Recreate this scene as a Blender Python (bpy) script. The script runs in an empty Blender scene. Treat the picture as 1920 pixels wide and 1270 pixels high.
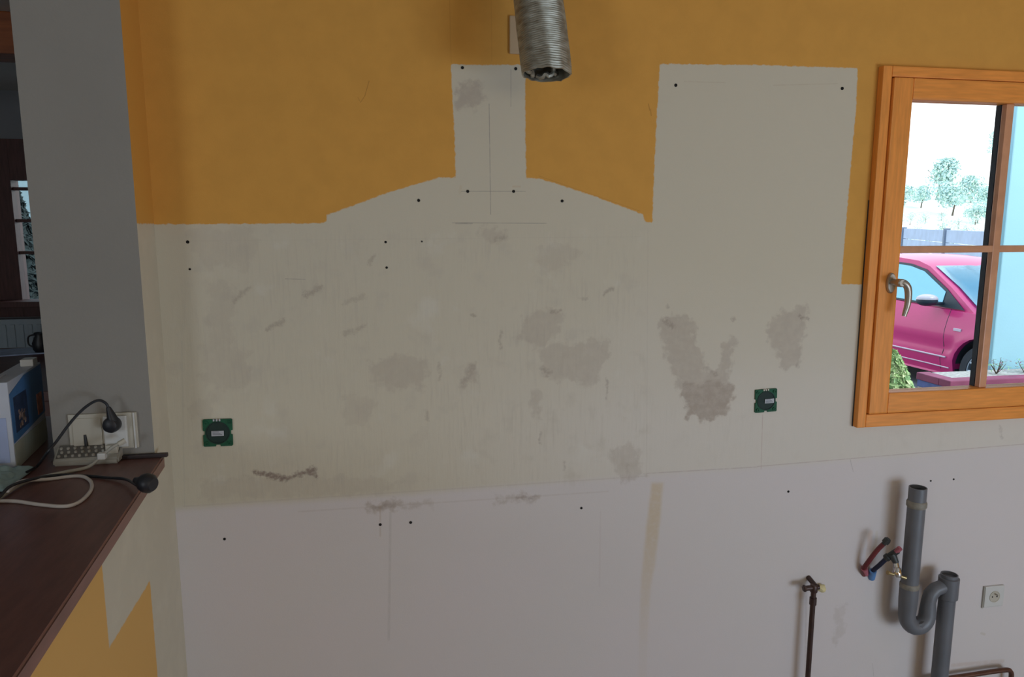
import bpy, bmesh, math, random
import numpy as np
from mathutils import Vector, Matrix, noise
from mathutils.geometry import delaunay_2d_cdt
random.seed(7)
S = bpy.context.scene
COL = S.collection
PI = math.pi

# ------------------------------------------------------------------ camera
FPX = 1387.0
PITCH, YAW = math.radians(8.89), math.radians(11.0)
CAM = Vector((0.0, -2.1, 1.65))
F_ = Vector((math.sin(YAW)*math.cos(PITCH), math.cos(YAW)*math.cos(PITCH), -math.sin(PITCH)))
R_ = Vector((math.cos(YAW), -math.sin(YAW), 0))
U_ = R_.cross(F_)
cd = bpy.data.cameras.new('camera'); cam = bpy.data.objects.new('camera', cd); COL.objects.link(cam)
cd.sensor_width = 36.0; cd.sensor_fit = 'HORIZONTAL'; cd.lens = 36.0*FPX/1920.0
cd.clip_start = 0.05; cd.clip_end = 600
m3 = Matrix((R_, U_, -F_)).transposed()
cam.matrix_world = Matrix.Translation(CAM) @ m3.to_4x4()
S.camera = cam

# ------------------------------------------------------------------ world, lights, exposure
W = bpy.data.worlds.new('world'); S.world = W; W.use_nodes = True
wn = W.node_tree.nodes; wl = W.node_tree.links
bg = wn['Background']
tc = wn.new('ShaderNodeTexCoord'); sx = wn.new('ShaderNodeSeparateXYZ'); rp = wn.new('ShaderNodeValToRGB')
wl.new(tc.outputs['Generated'], sx.inputs[0]); wl.new(sx.outputs['Z'], rp.inputs[0])
rp.color_ramp.elements[0].position = 0.0; rp.color_ramp.elements[0].color = (0.97, 1.0, 1.0, 1)
rp.color_ramp.elements[1].position = 0.8; rp.color_ramp.elements[1].color = (0.62, 0.82, 1.0, 1)
wl.new(rp.outputs[0], bg.inputs['Color']); bg.inputs['Strength'].default_value = 2.0

def area(name, loc, target, sx_, sy_, power, color):
    l = bpy.data.lights.new(name, 'AREA'); l.shape = 'RECTANGLE'; l.size = sx_; l.size_y = sy_
    l.energy = power; l.color = color
    o = bpy.data.objects.new(name, l); COL.objects.link(o); o.location = loc
    d = Vector(target)-Vector(loc); o.rotation_euler = d.to_track_quat('-Z', 'Y').to_euler()
    return o
# added area lamps for daylight and bounce
area('fill_low_cool', (2.9, -3.8, 0.60), (1.4, 0.0, 0.75), 1.7, 1.1, 56, (0.67, 0.82, 1.0))
area('fill_high_warm', (1.2, -4.75, 2.0), (0.9, 0, 1.9), 1.8, 0.9, 13.5, (1.0, 0.90, 0.68))
area('fill_left_room', (-3.2, -4.6, 1.6), (-2.6, 3.5, 1.0), 1.2, 1.2, 32, (0.8, 0.9, 1.0))
sl = bpy.data.lights.new('sun', 'SUN'); so = bpy.data.objects.new('sun', sl); COL.objects.link(so)
sl.energy = 1.6; sl.angle = math.radians(12); sl.color = (1, 0.97, 0.9)
so.rotation_euler = Vector((-0.55, 0.35, -0.76)).to_track_quat('-Z', 'Y').to_euler()

S.view_settings.view_transform = 'Standard'; S.view_settings.look = 'None'
S.view_settings.exposure = 0.0; S.view_settings.gamma = 1.0; S.view_settings.use_curve_mapping = False

# ------------------------------------------------------------------ helpers
def ray(x, y): return F_ + R_*((x-960)/FPX) - U_*((y-635)/FPX)
def onY(x, y, Y=0.0):
    r = ray(x, y); return CAM + r*((Y-CAM.y)/r.y)
def onX(x, y, X):
    r = ray(x, y); return CAM + r*((X-CAM.x)/r.x)
def onZ(x, y, Z):
    r = ray(x, y); return CAM + r*((Z-CAM.z)/r.z)
def atd(x, y, d): return CAM + ray(x, y)*d

def tag(o, label=None, cat=None, group=None, kind=None):
    if label: o['label'] = label
    if cat: o['category'] = cat
    if group: o['group'] = group
    if kind: o['kind'] = kind
    return o
def empty(name, loc=(0, 0, 0), rot=(0, 0, 0)):
    o = bpy.data.objects.new(name, None); COL.objects.link(o); o.location = loc; o.rotation_euler = rot
    o.empty_display_size = 0.05
    return o
def link(name, me, mats, parent=None, smooth=False):
    if not isinstance(mats, (list, tuple)): mats = [mats]
    for m in mats: me.materials.append(m)
    o = bpy.data.objects.new(name, me); COL.objects.link(o)
    if parent is not None:
        o.parent = parent
    if smooth:
        me.polygons.foreach_set('use_smooth', [True]*len(me.polygons))
        try:
            me.set_sharp_from_angle(angle=math.radians(38))
        except Exception: pass
    return o
def obj(name, bm, mats, parent=None, smooth=False):
    bmesh.ops.recalc_face_normals(bm, faces=bm.faces)
    me = bpy.data.meshes.new(name); bm.to_mesh(me); bm.free()
    return link(name, me, mats, parent, smooth)
def add_box(bm, lo, hi, bevel=0.0, mat=0, M=None):
    b2 = bmesh.new()
    bmesh.ops.create_cube(b2, size=1.0)
    sz = [max(1e-5, hi[i]-lo[i]) for i in range(3)]; c = [(hi[i]+lo[i])/2 for i in range(3)]
    for v in b2.verts: v.co = Vector((v.co.x*sz[0]+c[0], v.co.y*sz[1]+c[1], v.co.z*sz[2]+c[2]))
    if bevel > 0:
        bmesh.ops.bevel(b2, geom=list(b2.edges), offset=min(bevel, min(sz)*0.45), segments=2, affect='EDGES', profile=0.6)
    merge(bm, b2, M, mat)
def merge(bm, b2, M=None, mat=0):
    vm = {}
    for v in b2.verts: vm[v] = bm.verts.new(M @ v.co if M is not None else v.co)
    for f in b2.faces:
        try:
            nf = bm.faces.new([vm[v] for v in f.verts]); nf.material_index = mat
        except ValueError: pass
    b2.free()
def frame_of(d):
    d = d.normalized(); a = Vector((0, 0, 1)) if abs(d.z) < 0.9 else Vector((1, 0, 0))
    u = d.cross(a).normalized(); return u, d.cross(u).normalized()
def add_tube(bm, pts, r, seg=14, caps=True, mat=0, fix=None):
    """swept tube; r is a number or a list; parallel transport frame"""
    pts = [Vector(p) for p in pts]; n = len(pts)
    rs = r if isinstance(r, (list, tuple)) else [r]*n
    rings = []; t0 = (pts[1]-pts[0]).normalized(); u, v = frame_of(t0)
    for i in range(n):
        if i == 0: t = t0
        elif i == n-1: t = (pts[i]-pts[i-1]).normalized()
        else: t = (pts[i+1]-pts[i-1]).normalized()
        u = (u - t*u.dot(t)).normalized(); v = t.cross(u)
        rings.append([bm.verts.new(pts[i] + (u*math.cos(2*PI*k/seg)+v*math.sin(2*PI*k/seg))*rs[i]) for k in range(seg)])
    for i in range(n-1):
        for k in range(seg):
            f = bm.faces.new([rings[i][k], rings[i][(k+1) % seg], rings[i+1][(k+1) % seg], rings[i+1][k]]); f.material_index = mat
    if caps:
        bm.faces.new(rings[0][::-1]).material_index = mat; bm.faces.new(rings[-1]).material_index = mat
    return rings
def add_lathe(bm, prof, axis_o, axis_d, seg=24, mat=0, caps=True):
    """prof = [(radius, distance along axis)]"""
    o = Vector(axis_o); d = Vector(axis_d).normalized(); u, v = frame_of(d); rings = []
    for r, h in prof:
        rings.append([bm.verts.new(o + d*h + (u*math.cos(2*PI*k/seg)+v*math.sin(2*PI*k/seg))*max(r, 1e-4)) for k in range(seg)])
    for i in range(len(prof)-1):
        for k in range(seg):
            f = bm.faces.new([rings[i][k], rings[i][(k+1) % seg], rings[i+1][(k+1) % seg], rings[i+1][k]]); f.material_index = mat
    if caps:
        bm.faces.new(rings[0][::-1]).material_index = mat; bm.faces.new(rings[-1]).material_index = mat
def spline(pts, n=10):
    pts = [Vector(p) for p in pts]; out = []
    P = [pts[0]*2-pts[1]] + pts + [pts[-1]*2-pts[-2]]
    for i in range(1, len(P)-2):
        for k in range(n):
            t = k/n; a, b, c, d = P[i-1], P[i], P[i+1], P[i+2]
            out.append(0.5*((2*b)+(c-a)*t+(2*a-5*b+4*c-d)*t*t+(3*b-a-3*c+d)*t**3))
    out.append(pts[-1]); return out
def add_prism(bm, poly, y0, y1, bevel=0, M=None, mat=0):
    """poly in (x,z), extruded along y"""
    b2 = bmesh.new()
    a = [b2.verts.new((p[0], y0, p[1])) for p in poly]; f = b2.faces.new(a)
    g = bmesh.ops.extrude_face_region(b2, geom=[f])
    for v in g['geom']:
        if isinstance(v, bmesh.types.BMVert): v.co.y = y1
    if bevel: bmesh.ops.bevel(b2, geom=list(b2.edges), offset=bevel, segments=1, affect='EDGES')
    merge(bm, b2, M, mat)

# ------------------------------------------------------------------ materials
def mat(name, color, rough=0.6, metal=0.0, noise_amt=0.0, noise_scale=20.0, bump=0.0, bump_scale=60.0, stretch=None, spec=0.5, coat=0.0):
    m = bpy.data.materials.new(name); m.use_nodes = True
    nt = m.node_tree; N = nt.nodes; L = nt.links; b = N['Principled BSDF']
    b.inputs['Base Color'].default_value = (*color, 1); b.inputs['Roughness'].default_value = rough
    b.inputs['Metallic'].default_value = metal; b.inputs['Specular IOR Level'].default_value = spec
    b.inputs['Coat Weight'].default_value = coat
    t = N.new('ShaderNodeTexCoord'); mp = N.new('ShaderNodeMapping'); L.new(t.outputs['Object'], mp.inputs[0])
    if stretch: mp.inputs['Scale'].default_value = stretch
    if noise_amt > 0:
        nz = N.new('ShaderNodeTexNoise'); nz.inputs['Scale'].default_value = noise_scale; nz.inputs['Detail'].default_value = 5
        L.new(mp.outputs[0], nz.inputs['Vector'])
        r = N.new('ShaderNodeValToRGB'); L.new(nz.outputs[0], r.inputs[0])
        r.color_ramp.elements[0].position = 0.3; r.color_ramp.elements[1].position = 0.7
        r.color_ramp.elements[0].color = (*[max(0, c*(1-noise_amt)) for c in color], 1)
        r.color_ramp.elements[1].color = (*[min(1, c*(1+noise_amt)) for c in color], 1)
        L.new(r.outputs[0], b.inputs['Base Color'])
    if bump > 0:
        nz = N.new('ShaderNodeTexNoise'); nz.inputs['Scale'].default_value = bump_scale; L.new(mp.outputs[0], nz.inputs['Vector'])
        bp = N.new('ShaderNodeBump'); bp.inputs['Strength'].default_value = bump; bp.inputs['Distance'].default_value = 0.003
        L.new(nz.outputs[0], bp.inputs['Height']); L.new(bp.outputs[0], b.inputs['Normal'])
    return m
def emit(name, color, s):
    m = bpy.data.materials.new(name); m.use_nodes = True; b = m.node_tree.nodes['Principled BSDF']
    b.inputs['Emission Color'].default_value = (*color, 1); b.inputs['Emission Strength'].default_value = s
    return m
def glass_mat(name, tint=(1, 1, 1), refl=0.06):
    m = bpy.data.materials.new(name); m.use_nodes = True; nt = m.node_tree; N = nt.nodes; L = nt.links
    N.remove(N['Principled BSDF']); out = N['Material Output']
    a = N.new('ShaderNodeBsdfTransparent'); a.inputs[0].default_value = (*tint, 1)
    g = N.new('ShaderNodeBsdfGlossy'); g.inputs['Roughness'].default_value = 0.02
    mx = N.new('ShaderNodeMixShader'); fr = N.new('ShaderNodeFresnel'); fr.inputs[0].default_value = 1.07
    L.new(fr.outputs[0], mx.inputs[0]); L.new(a.outputs[0], mx.inputs[1]); L.new(g.outputs[0], mx.inputs[2])
    L.new(mx.outputs[0], out.inputs[0]); return m

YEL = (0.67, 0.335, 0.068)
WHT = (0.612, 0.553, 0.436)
MID_LIT = (0.675, 0.622, 0.552)  # cooler light lower on the wall, put into the colour
LOW = (0.663, 0.610, 0.588)  # whiter lower area, also tinted with the cool light near the floor

class NB:
    """small node-graph builder for the painted plaster"""
    def __init__(s, name):
        s.m = bpy.data.materials.new(name); s.m.use_nodes = True; s.nt = s.m.node_tree; s.N = s.nt.nodes; s.L = s.nt.links
        s.b = s.N['Principled BSDF']
        s.pos = s.N.new('ShaderNodeNewGeometry').outputs['Position']
    def set(s, sock, v):
        if hasattr(v, 'type') and hasattr(v, 'links'): s.L.new(v, sock)
        else: sock.default_value = v
    def math(s, op, a, b=0.0, c=0.0, clamp=False):
        n = s.N.new('ShaderNodeMath'); n.operation = op; n.use_clamp = clamp
        s.set(n.inputs[0], a); s.set(n.inputs[1], b)
        if len(n.inputs) > 2: s.set(n.inputs[2], c)
        return n.outputs[0]
    def vm(s, op, a, b=(0, 0, 0), scale=None):
        n = s.N.new('ShaderNodeVectorMath'); n.operation = op; s.set(n.inputs[0], a); s.set(n.inputs[1], b)
        if scale is not None: s.set(n.inputs['Scale'], scale)
        return n.outputs['Value'] if op in ('DOT_PRODUCT', 'LENGTH', 'DISTANCE') else n.outputs[0]
    def ramp(s, v, lo, hi, a=0.0, b=1.0):
        n = s.N.new('ShaderNodeMapRange'); n.interpolation_type = 'SMOOTHSTEP'
        s.set(n.inputs[0], v); n.inputs[1].default_value = lo; n.inputs[2].default_value = hi
        n.inputs[3].default_value = a; n.inputs[4].default_value = b; return n.outputs[0]
    def attr(s, name):
        n = s.N.new('ShaderNodeAttribute'); n.attribute_name = name; return n.outputs['Fac']
    def noise(s, scale, detail=4, stretch=(1, 1, 1), rough=0.55):
        v = s.vm('MULTIPLY', s.pos, stretch)
        n = s.N.new('ShaderNodeTexNoise'); n.inputs['Scale'].default_value = scale; n.inputs['Detail'].default_value = detail
        n.inputs['Roughness'].default_value = rough
        s.L.new(v, n.inputs['Vector']); return n.outputs[0]
    def mix(s, fac, a, b):
        n = s.N.new('ShaderNodeMix'); n.data_type = 'RGBA'; s.set(n.inputs[0], fac)
        s.set(n.inputs[6], (*a, 1) if isinstance(a, tuple) and len(a) == 3 else a)
        s.set(n.inputs[7], (*b, 1) if isinstance(b, tuple) and len(b) == 3 else b)
        return n.outputs[2]
    def seg(s, p0, p1, w):
        """mask 0..1 of a thin drawn line between two points on the wall"""
        a = Vector(p0); d = Vector(p1)-a
        pa = s.vm('SUBTRACT', s.pos, tuple(a))
        h = s.math('DIVIDE', s.vm('DOT_PRODUCT', pa, tuple(d)), d.length_squared, clamp=True)
        q = s.vm('SCALE', tuple(d), scale=h)
        dist = s.vm('DISTANCE', pa, q)
        return s.ramp(dist, w*0.4, w*1.4, 1.0, 0.0)

def wall_material():
    g = NB('painted_plaster_back')
    n_fine = g.noise(260, 3); n_mid = g.noise(14, 5); n_big = g.noise(2.2, 3)
    n_str = g.noise(30, 4, (3.4, 1, 0.35))
    n_edge = g.noise(70, 3)
    # white base: step at the worktop line; warm-above, cool-below light put into the colours
    low = g.ramp(g.attr('low'), -0.012, 0.020)
    col = g.mix(low, WHT, LOW)
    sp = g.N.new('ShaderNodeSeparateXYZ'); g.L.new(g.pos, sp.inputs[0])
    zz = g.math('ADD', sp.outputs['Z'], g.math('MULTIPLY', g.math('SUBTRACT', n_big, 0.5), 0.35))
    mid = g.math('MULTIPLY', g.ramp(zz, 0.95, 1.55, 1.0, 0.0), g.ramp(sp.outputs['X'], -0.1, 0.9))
    base = g.mix(mid, WHT, MID_LIT)
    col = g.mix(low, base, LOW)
    rough = g.attr('rough')
    # old glue and filler left where the tiles were
    m1 = g.math('MULTIPLY', rough, g.ramp(n_str, 0.46, 0.70)); m1 = g.math('MULTIPLY', m1, g.ramp(g.noise(5, 3), 0.42, 0.62, 0.03, 0.34))
    col = g.mix(m1, col, (0.50, 0.445, 0.37))
    m2 = g.math('MULTIPLY', rough, g.ramp(n_mid, 0.52, 0.72)); m2 = g.math('MULTIPLY', m2, 0.42)
    col = g.mix(m2, col, (0.53, 0.475, 0.395))
    m3 = g.math('MULTIPLY', rough, g.ramp(g.noise(9, 6), 0.56, 0.74)); m3 = g.math('MULTIPLY', m3, 0.30)
    col = g.mix(m3, col, (0.72, 0.69, 0.62))
    fl = g.math('MULTIPLY', low, g.ramp(n_big, 0.40, 0.62)); fl = g.math('MULTIPLY', fl, 0.35)
    col = g.mix(fl, col, (0.685, 0.61, 0.61))
    # bare plaster patches
    pt = g.math('ADD', g.attr('patch'), g.math('ADD', g.math('MULTIPLY', g.math('SUBTRACT', n_edge, 0.5), 0.9), g.math('MULTIPLY', g.math('SUBTRACT', g.noise(22, 5), 0.5), 0.65)))
    pm = g.math('MULTIPLY', g.ramp(pt, 0.24, 0.66), g.attr('pstr'))
    pm = g.math('MULTIPLY', pm, g.ramp(g.noise(40, 5), 0.3, 0.65, 0.75, 1.1))
    col = g.mix(pm, col, (0.425, 0.355, 0.295))
    # dark smudges
    dk = g.math('ADD', g.attr('dark'), g.math('MULTIPLY', g.math('SUBTRACT', g.noise(110, 4), 0.5), 1.5))
    dk = g.math('MULTIPLY', g.ramp(dk, 0.30, 1.05), g.attr('dstr'))
    col = g.mix(dk, col, (0.20, 0.135, 0.115))
    # drip
    col = g.mix(g.math('MULTIPLY', g.attr('drip'), g.ramp(n_edge, 0.2, 0.6, 0.6, 1.0)), col, (0.60, 0.475, 0.32))
    # drawn lines, and the gas pipe's shadow painted as one more
    for (a, b, w, st, c) in LINES:
        k = g.math('MULTIPLY', g.seg(onY(*a), onY(*b), w), st)
        k = g.math('MULTIPLY', k, g.ramp(g.noise(45, 3), 0.25, 0.55, 0.35, 1.0))
        col = g.mix(k, col, c)
    # yellow paint
    sd = g.math('ADD', g.attr('sdy'), g.math('MULTIPLY', g.math('SUBTRACT', n_edge, 0.5), 0.010))
    ym = g.ramp(sd, -0.0022, 0.0022, 1.0, 0.0)
    yc = g.mix(g.ramp(n_mid, 0.3, 0.7), tuple(c*0.97 for c in YEL), tuple(min(1, c*1.03) for c in YEL))
    for (a, b, w, st) in YLINES:
        yc = g.mix(g.math('MULTIPLY', g.seg(onY(*a), onY(*b), w), st), yc, (0.30, 0.13, 0.03))
    col = g.mix(ym, col, yc)
    g.L.new(col, g.b.inputs['Base Color'])
    g.b.inputs['Roughness'].default_value = 0.75; g.b.inputs['Specular IOR Level'].default_value = 0.25
    h = g.math('ADD', g.math('MULTIPLY', n_fine, 0.35), g.math('MULTIPLY', n_str, rough))
    h = g.math('SUBTRACT', h, g.math('MULTIPLY', pm, 0.8))
    h = g.math('ADD', h, g.math('MULTIPLY', ym, 0.4))
    bp = g.N.new('ShaderNodeBump'); bp.inputs['Strength'].default_value = 0.35; bp.inputs['Distance'].default_value = 0.002
    g.L.new(h, bp.inputs['Height']); g.L.new(bp.outputs[0], g.b.inputs['Normal'])
    return g.m

PENCIL = (0.27, 0.24, 0.22); OCH = (0.45, 0.34, 0.24)
LINES = [((917, 195), (920, 402), 0.0011, 0.65, PENCIL), ((958, 130), (958, 200), 0.0010, 0.5, PENCIL),
         ((865, 359), (985, 359), 0.0012, 0.45, PENCIL), ((848, 418), (1024, 419), 0.0013, 0.5, PENCIL),
         ((855, 419), (885, 419), 0.0022, 0.5, PENCIL),
         ((732, 962), (729, 1200), 0.0040, 0.25, (0.40, 0.36, 0.33)),
         ((1430, 778), (1427, 880), 0.0012, 0.42, (0.45, 0.28, 0.26)),
         ((1215, 888), (1420, 876), 0.0022, 0.35, (0.40, 0.30, 0.28)),
         ((1420, 875), (1920, 833), 0.0018, 0.42, (0.42, 0.31, 0.28)),
         ((345, 950), (1215, 893), 0.0024, 0.24, (0.46, 0.38, 0.32)),
         ((560, 960), (1140, 922), 0.0026, 0.22, (0.46, 0.38, 0.32)),
         ((535, 523), (572, 524), 0.0012, 0.5, PENCIL), ((1283, 153), (1360, 155), 0.0015, 0.30, OCH),
         ((1450, 160), (1570, 157), 0.0014, 0.28, OCH), ((341, 640), (346, 950), 0.0022, 0.20, (0.45, 0.42, 0.36)),
         ((345, 452), (1205, 444), 0.0016, 0.16, (0.50, 0.44, 0.36)),
         ((713, 950), (713, 1005), 0.0028, 0.30, OCH), ((1126, 960), (1124, 1100), 0.003, 0.16, (0.52, 0.42, 0.40)),
         ((1594, 862), (1600, 885), 0.0014, 0.4, PENCIL), ((1636, 1245), (1638, 1268), 0.0014, 0.3, PENCIL),
         ((1215, 430), (1212, 895), 0.0020, 0.18, (0.48, 0.42, 0.36)),
         ((962, 350), (975, 350), 0.0028, 0.30, (0.55, 0.38, 0.22)), ((864, 350), (862, 362), 0.004, 0.25, (0.55, 0.42, 0.26)),
         ((1632, 1000), (1626, 1062), 0.010, 0.38, (0.62, 0.40, 0.26)), ((1644, 998), (1640, 1040), 0.006, 0.25, (0.55, 0.46, 0.28)),
         ((1840, 1188), (1846, 1190), 0.005, 0.35, (0.50, 0.42, 0.30)), ((1786, 1248), (1880, 1240), 0.008, 0.30, (0.52, 0.36, 0.26)),
         ((1512, 1110), (1510, 1265), 0.004, 0.30, (0.40, 0.33, 0.30))]  # this entry is the gas pipe's shadow, painted on the wall
YLINES = [((692, 152), (684, 180), 0.0010, 0.55), ((684, 180), (676, 192), 0.0009, 0.5), ((671, 183), (675, 190), 0.0008, 0.4),
          ((1216, 195), (1218, 207), 0.0011, 0.6), ((1220, 205), (1221, 217), 0.0011, 0.6), ((843, 0), (846, 118), 0.0012, 0.18),
          ((1010, 330), (1200, 396), 0.0012, 0.2), ((921, 0), (922, 115), 0.0012, 0.12)]

M_side_white = None
def side_material(name, test):
    """yellow / white paint on the side faces, split by straight masking-tape edges; test(g, y, z) -> yellow mask"""
    g = NB(name); sp = g.N.new('ShaderNodeSeparateXYZ'); g.L.new(g.pos, sp.inputs[0])
    wob = g.math('MULTIPLY', g.math('SUBTRACT', g.noise(60, 3), 0.5), 0.009)
    y = g.math('ADD', sp.outputs['Y'], wob); z = g.math('ADD', sp.outputs['Z'], wob)
    ym = test(g, y, z)
    w = g.mix(g.ramp(g.noise(12, 5), 0.4, 0.7), tuple(c*0.98 for c in WHT), tuple(c*1.04 for c in WHT))
    col = g.mix(ym, w, YEL if name == 'pillar_side_paint' else (0.70, 0.405, 0.125)); g.L.new(col, g.b.inputs['Base Color']); g.b.inputs['Roughness'].default_value = 0.75  # half wall's yellow is paled to paint haze into it
    g.b.inputs['Specular IOR Level'].default_value = 0.25
    return g.m
m_strip = side_material('pillar_side_paint', lambda g, y, z: g.ramp(z, 1.645, 1.650))
def _low(g, y, z):
    a = g.ramp(y, -0.565, -0.560, 1.0, 0.0)
    b = g.math('MULTIPLY', g.ramp(y, -0.271, -0.266, 1.0, 0.0), g.ramp(z, 0.784, 0.789, 1.0, 0.0))
    return g.math('MAXIMUM', a, b)
m_lowside = side_material('half_wall_hazy_paint', _low)

m_grey = mat('grey_pillar_paint', (0.285, 0.265, 0.236), 0.8, noise_amt=0.03, noise_scale=5, bump=0.12, bump_scale=120, spec=0.25)
m_yellow = mat('yellow_wall_paint', YEL, 0.8, noise_amt=0.03, noise_scale=6, bump=0.1, spec=0.25)
m_whitewall = mat('white_wall_paint', (0.62, 0.62, 0.60), 0.85, noise_amt=0.03, noise_scale=5)
m_ceil = mat('ceiling_paint', (0.72, 0.70, 0.64), 0.85, noise_amt=0.02, noise_scale=4)
m_floor = mat('floor_tile', (0.36, 0.355, 0.36), 0.5, noise_amt=0.12, noise_scale=7)
m_bluewall = mat('left_room_wall', (0.30, 0.31, 0.33), 0.85, noise_amt=0.03, noise_scale=4)
m_wood = mat('varnished_window_wood', (0.84, 0.31, 0.060), 0.45, noise_amt=0.12, noise_scale=9, stretch=(14, 14, 1.2), spec=0.3)
m_wood_h = mat('varnished_window_wood_rail', (0.84, 0.31, 0.060), 0.45, noise_amt=0.12, noise_scale=9, stretch=(1.2, 14, 14), spec=0.3)
m_muntin = mat('muntin_wood', (0.62, 0.30, 0.16), 0.4, noise_amt=0.1, noise_scale=20)
m_seal_shade = mat('dark_seal_shade', (0.03, 0.035, 0.045), 0.5, noise_amt=0.2)
m_glass = glass_mat('window_glass')
m_steel = mat('brushed_metal', (0.42, 0.38, 0.32), 0.38, 0.85, noise_amt=0.08, noise_scale=60)
m_chrome = mat('chrome', (0.75, 0.75, 0.74), 0.14, 1.0, noise_amt=0.03)
m_brass = mat('brass', (0.50, 0.40, 0.20), 0.35, 0.85, noise_amt=0.15, noise_scale=40)
m_pvc = mat('grey_plastic_pipe', (0.135, 0.14, 0.155), 0.42, noise_amt=0.10, noise_scale=12)
m_pvc_in = mat('pipe_inside', (0.02, 0.02, 0.025), 0.7, noise_amt=0.1)
m_lime = mat('stained_pipe_joint', (0.24, 0.22, 0.18), 0.6, noise_amt=0.25, noise_scale=60)
m_counter = mat('brown_counter', (0.145, 0.066, 0.054), 0.38, noise_amt=0.16, noise_scale=10, stretch=(6, 1, 6), bump=0.08)
m_counter_edge = mat('brown_counter_edge', (0.20, 0.085, 0.060), 0.4, noise_amt=0.16, noise_scale=10, stretch=(6, 1, 6))
m_black = mat('black_plastic', (0.012, 0.013, 0.017), 0.45, noise_amt=0.1)
m_blackstrip = mat('dark_strip', (0.030, 0.018, 0.018), 0.5, noise_amt=0.3, noise_scale=20)
m_whitep = mat('white_plastic', (0.62, 0.61, 0.58), 0.35, noise_amt=0.02)
m_cream = mat('cream_plastic', (0.50, 0.46, 0.38), 0.4, noise_amt=0.03)
m_cablew = mat('white_cable', (0.55, 0.50, 0.46), 0.4, noise_amt=0.05)
m_cableg = mat('grey_cable', (0.36, 0.34, 0.29), 0.45, noise_amt=0.08)
m_green = mat('green_plastic', (0.005, 0.085, 0.038), 0.7, noise_amt=0.2, noise_scale=40)
m_dgreen = mat('dark_green_cover', (0.006, 0.024, 0.018), 0.7, noise_amt=0.2)
m_sticker = mat('sticker', (0.42, 0.43, 0.46), 0.5, noise_amt=0.03)
m_hole = mat('dark_hole', (0.012, 0.010, 0.009), 0.9, noise_amt=0.1)
m_plug = mat('worn_wall_plug', (0.055, 0.05, 0.045), 0.7, noise_amt=0.3, noise_scale=200)
m_copper = mat('brown_tarnished_pipe', (0.060, 0.032, 0.026), 0.42, 0.35, noise_amt=0.3, noise_scale=30)
m_copper2 = mat('copper_pipe', (0.13, 0.060, 0.040), 0.42, 0.5, noise_amt=0.3, noise_scale=30)
m_foam = mat('yellow_filler', (0.72, 0.62, 0.34), 0.9, noise_amt=0.15, noise_scale=60, bump=0.6)
m_red = mat('red_pipe', (0.15, 0.022, 0.025), 0.5, noise_amt=0.15)
m_redsl = mat('red_sleeve', (0.42, 0.12, 0.15), 0.6, noise_amt=0.2)
m_blue = mat('blue_pipe', (0.018, 0.024, 0.06), 0.5, noise_amt=0.15)
m_bluesl = mat('blue_sleeve', (0.10, 0.24, 0.50), 0.6, noise_amt=0.2)
m_fitting = mat('dark_fitting', (0.05, 0.055, 0.055), 0.5, 0.3, noise_amt=0.2)

# ------------------------------------------------------------------ wall_back (painted plaster, real hole for the window)
Z0, Z1 = -0.05, 2.62
WX0, WX1, WZ0, WZ1 = 1.562, 2.486, 1.006, 2.104       # window opening
XC = -0.545                                            # corner with the pillar
def w_xz(p):
    q = onY(*p); return (q.x, q.z)
def sd_poly(P, poly):
    """signed distance (negative inside), vectorised"""
    poly = np.array(poly, float); n = len(poly); d = np.full(len(P), 1e9); ins = np.zeros(len(P), bool)
    for i in range(n):
        a = poly[i]; b = poly[(i+1) % n]; e = b-a; w = P-a
        t = np.clip((w@e)/(e@e), 0, 1); q = w-t[:, None]*e
        d = np.minimum(d, np.hypot(q[:, 0], q[:, 1]))
        c = (a[1] > P[:, 1]) != (b[1] > P[:, 1])
        with np.errstate(divide='ignore', invalid='ignore'):
            xi = a[0]+(P[:, 1]-a[1])*e[0]/(e[1] if e[1] != 0 else 1e-12)
        ins ^= c & (P[:, 0] < xi)
    return np.where(ins, -d, d)
def sd_seg(P, a, b):
    a = np.array(a); b = np.array(b); e = b-a; w = P-a
    t = np.clip((w@e)/(e@e), 0, 1); q = w-t[:, None]*e
    return np.hypot(q[:, 0], q[:, 1])

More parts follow.
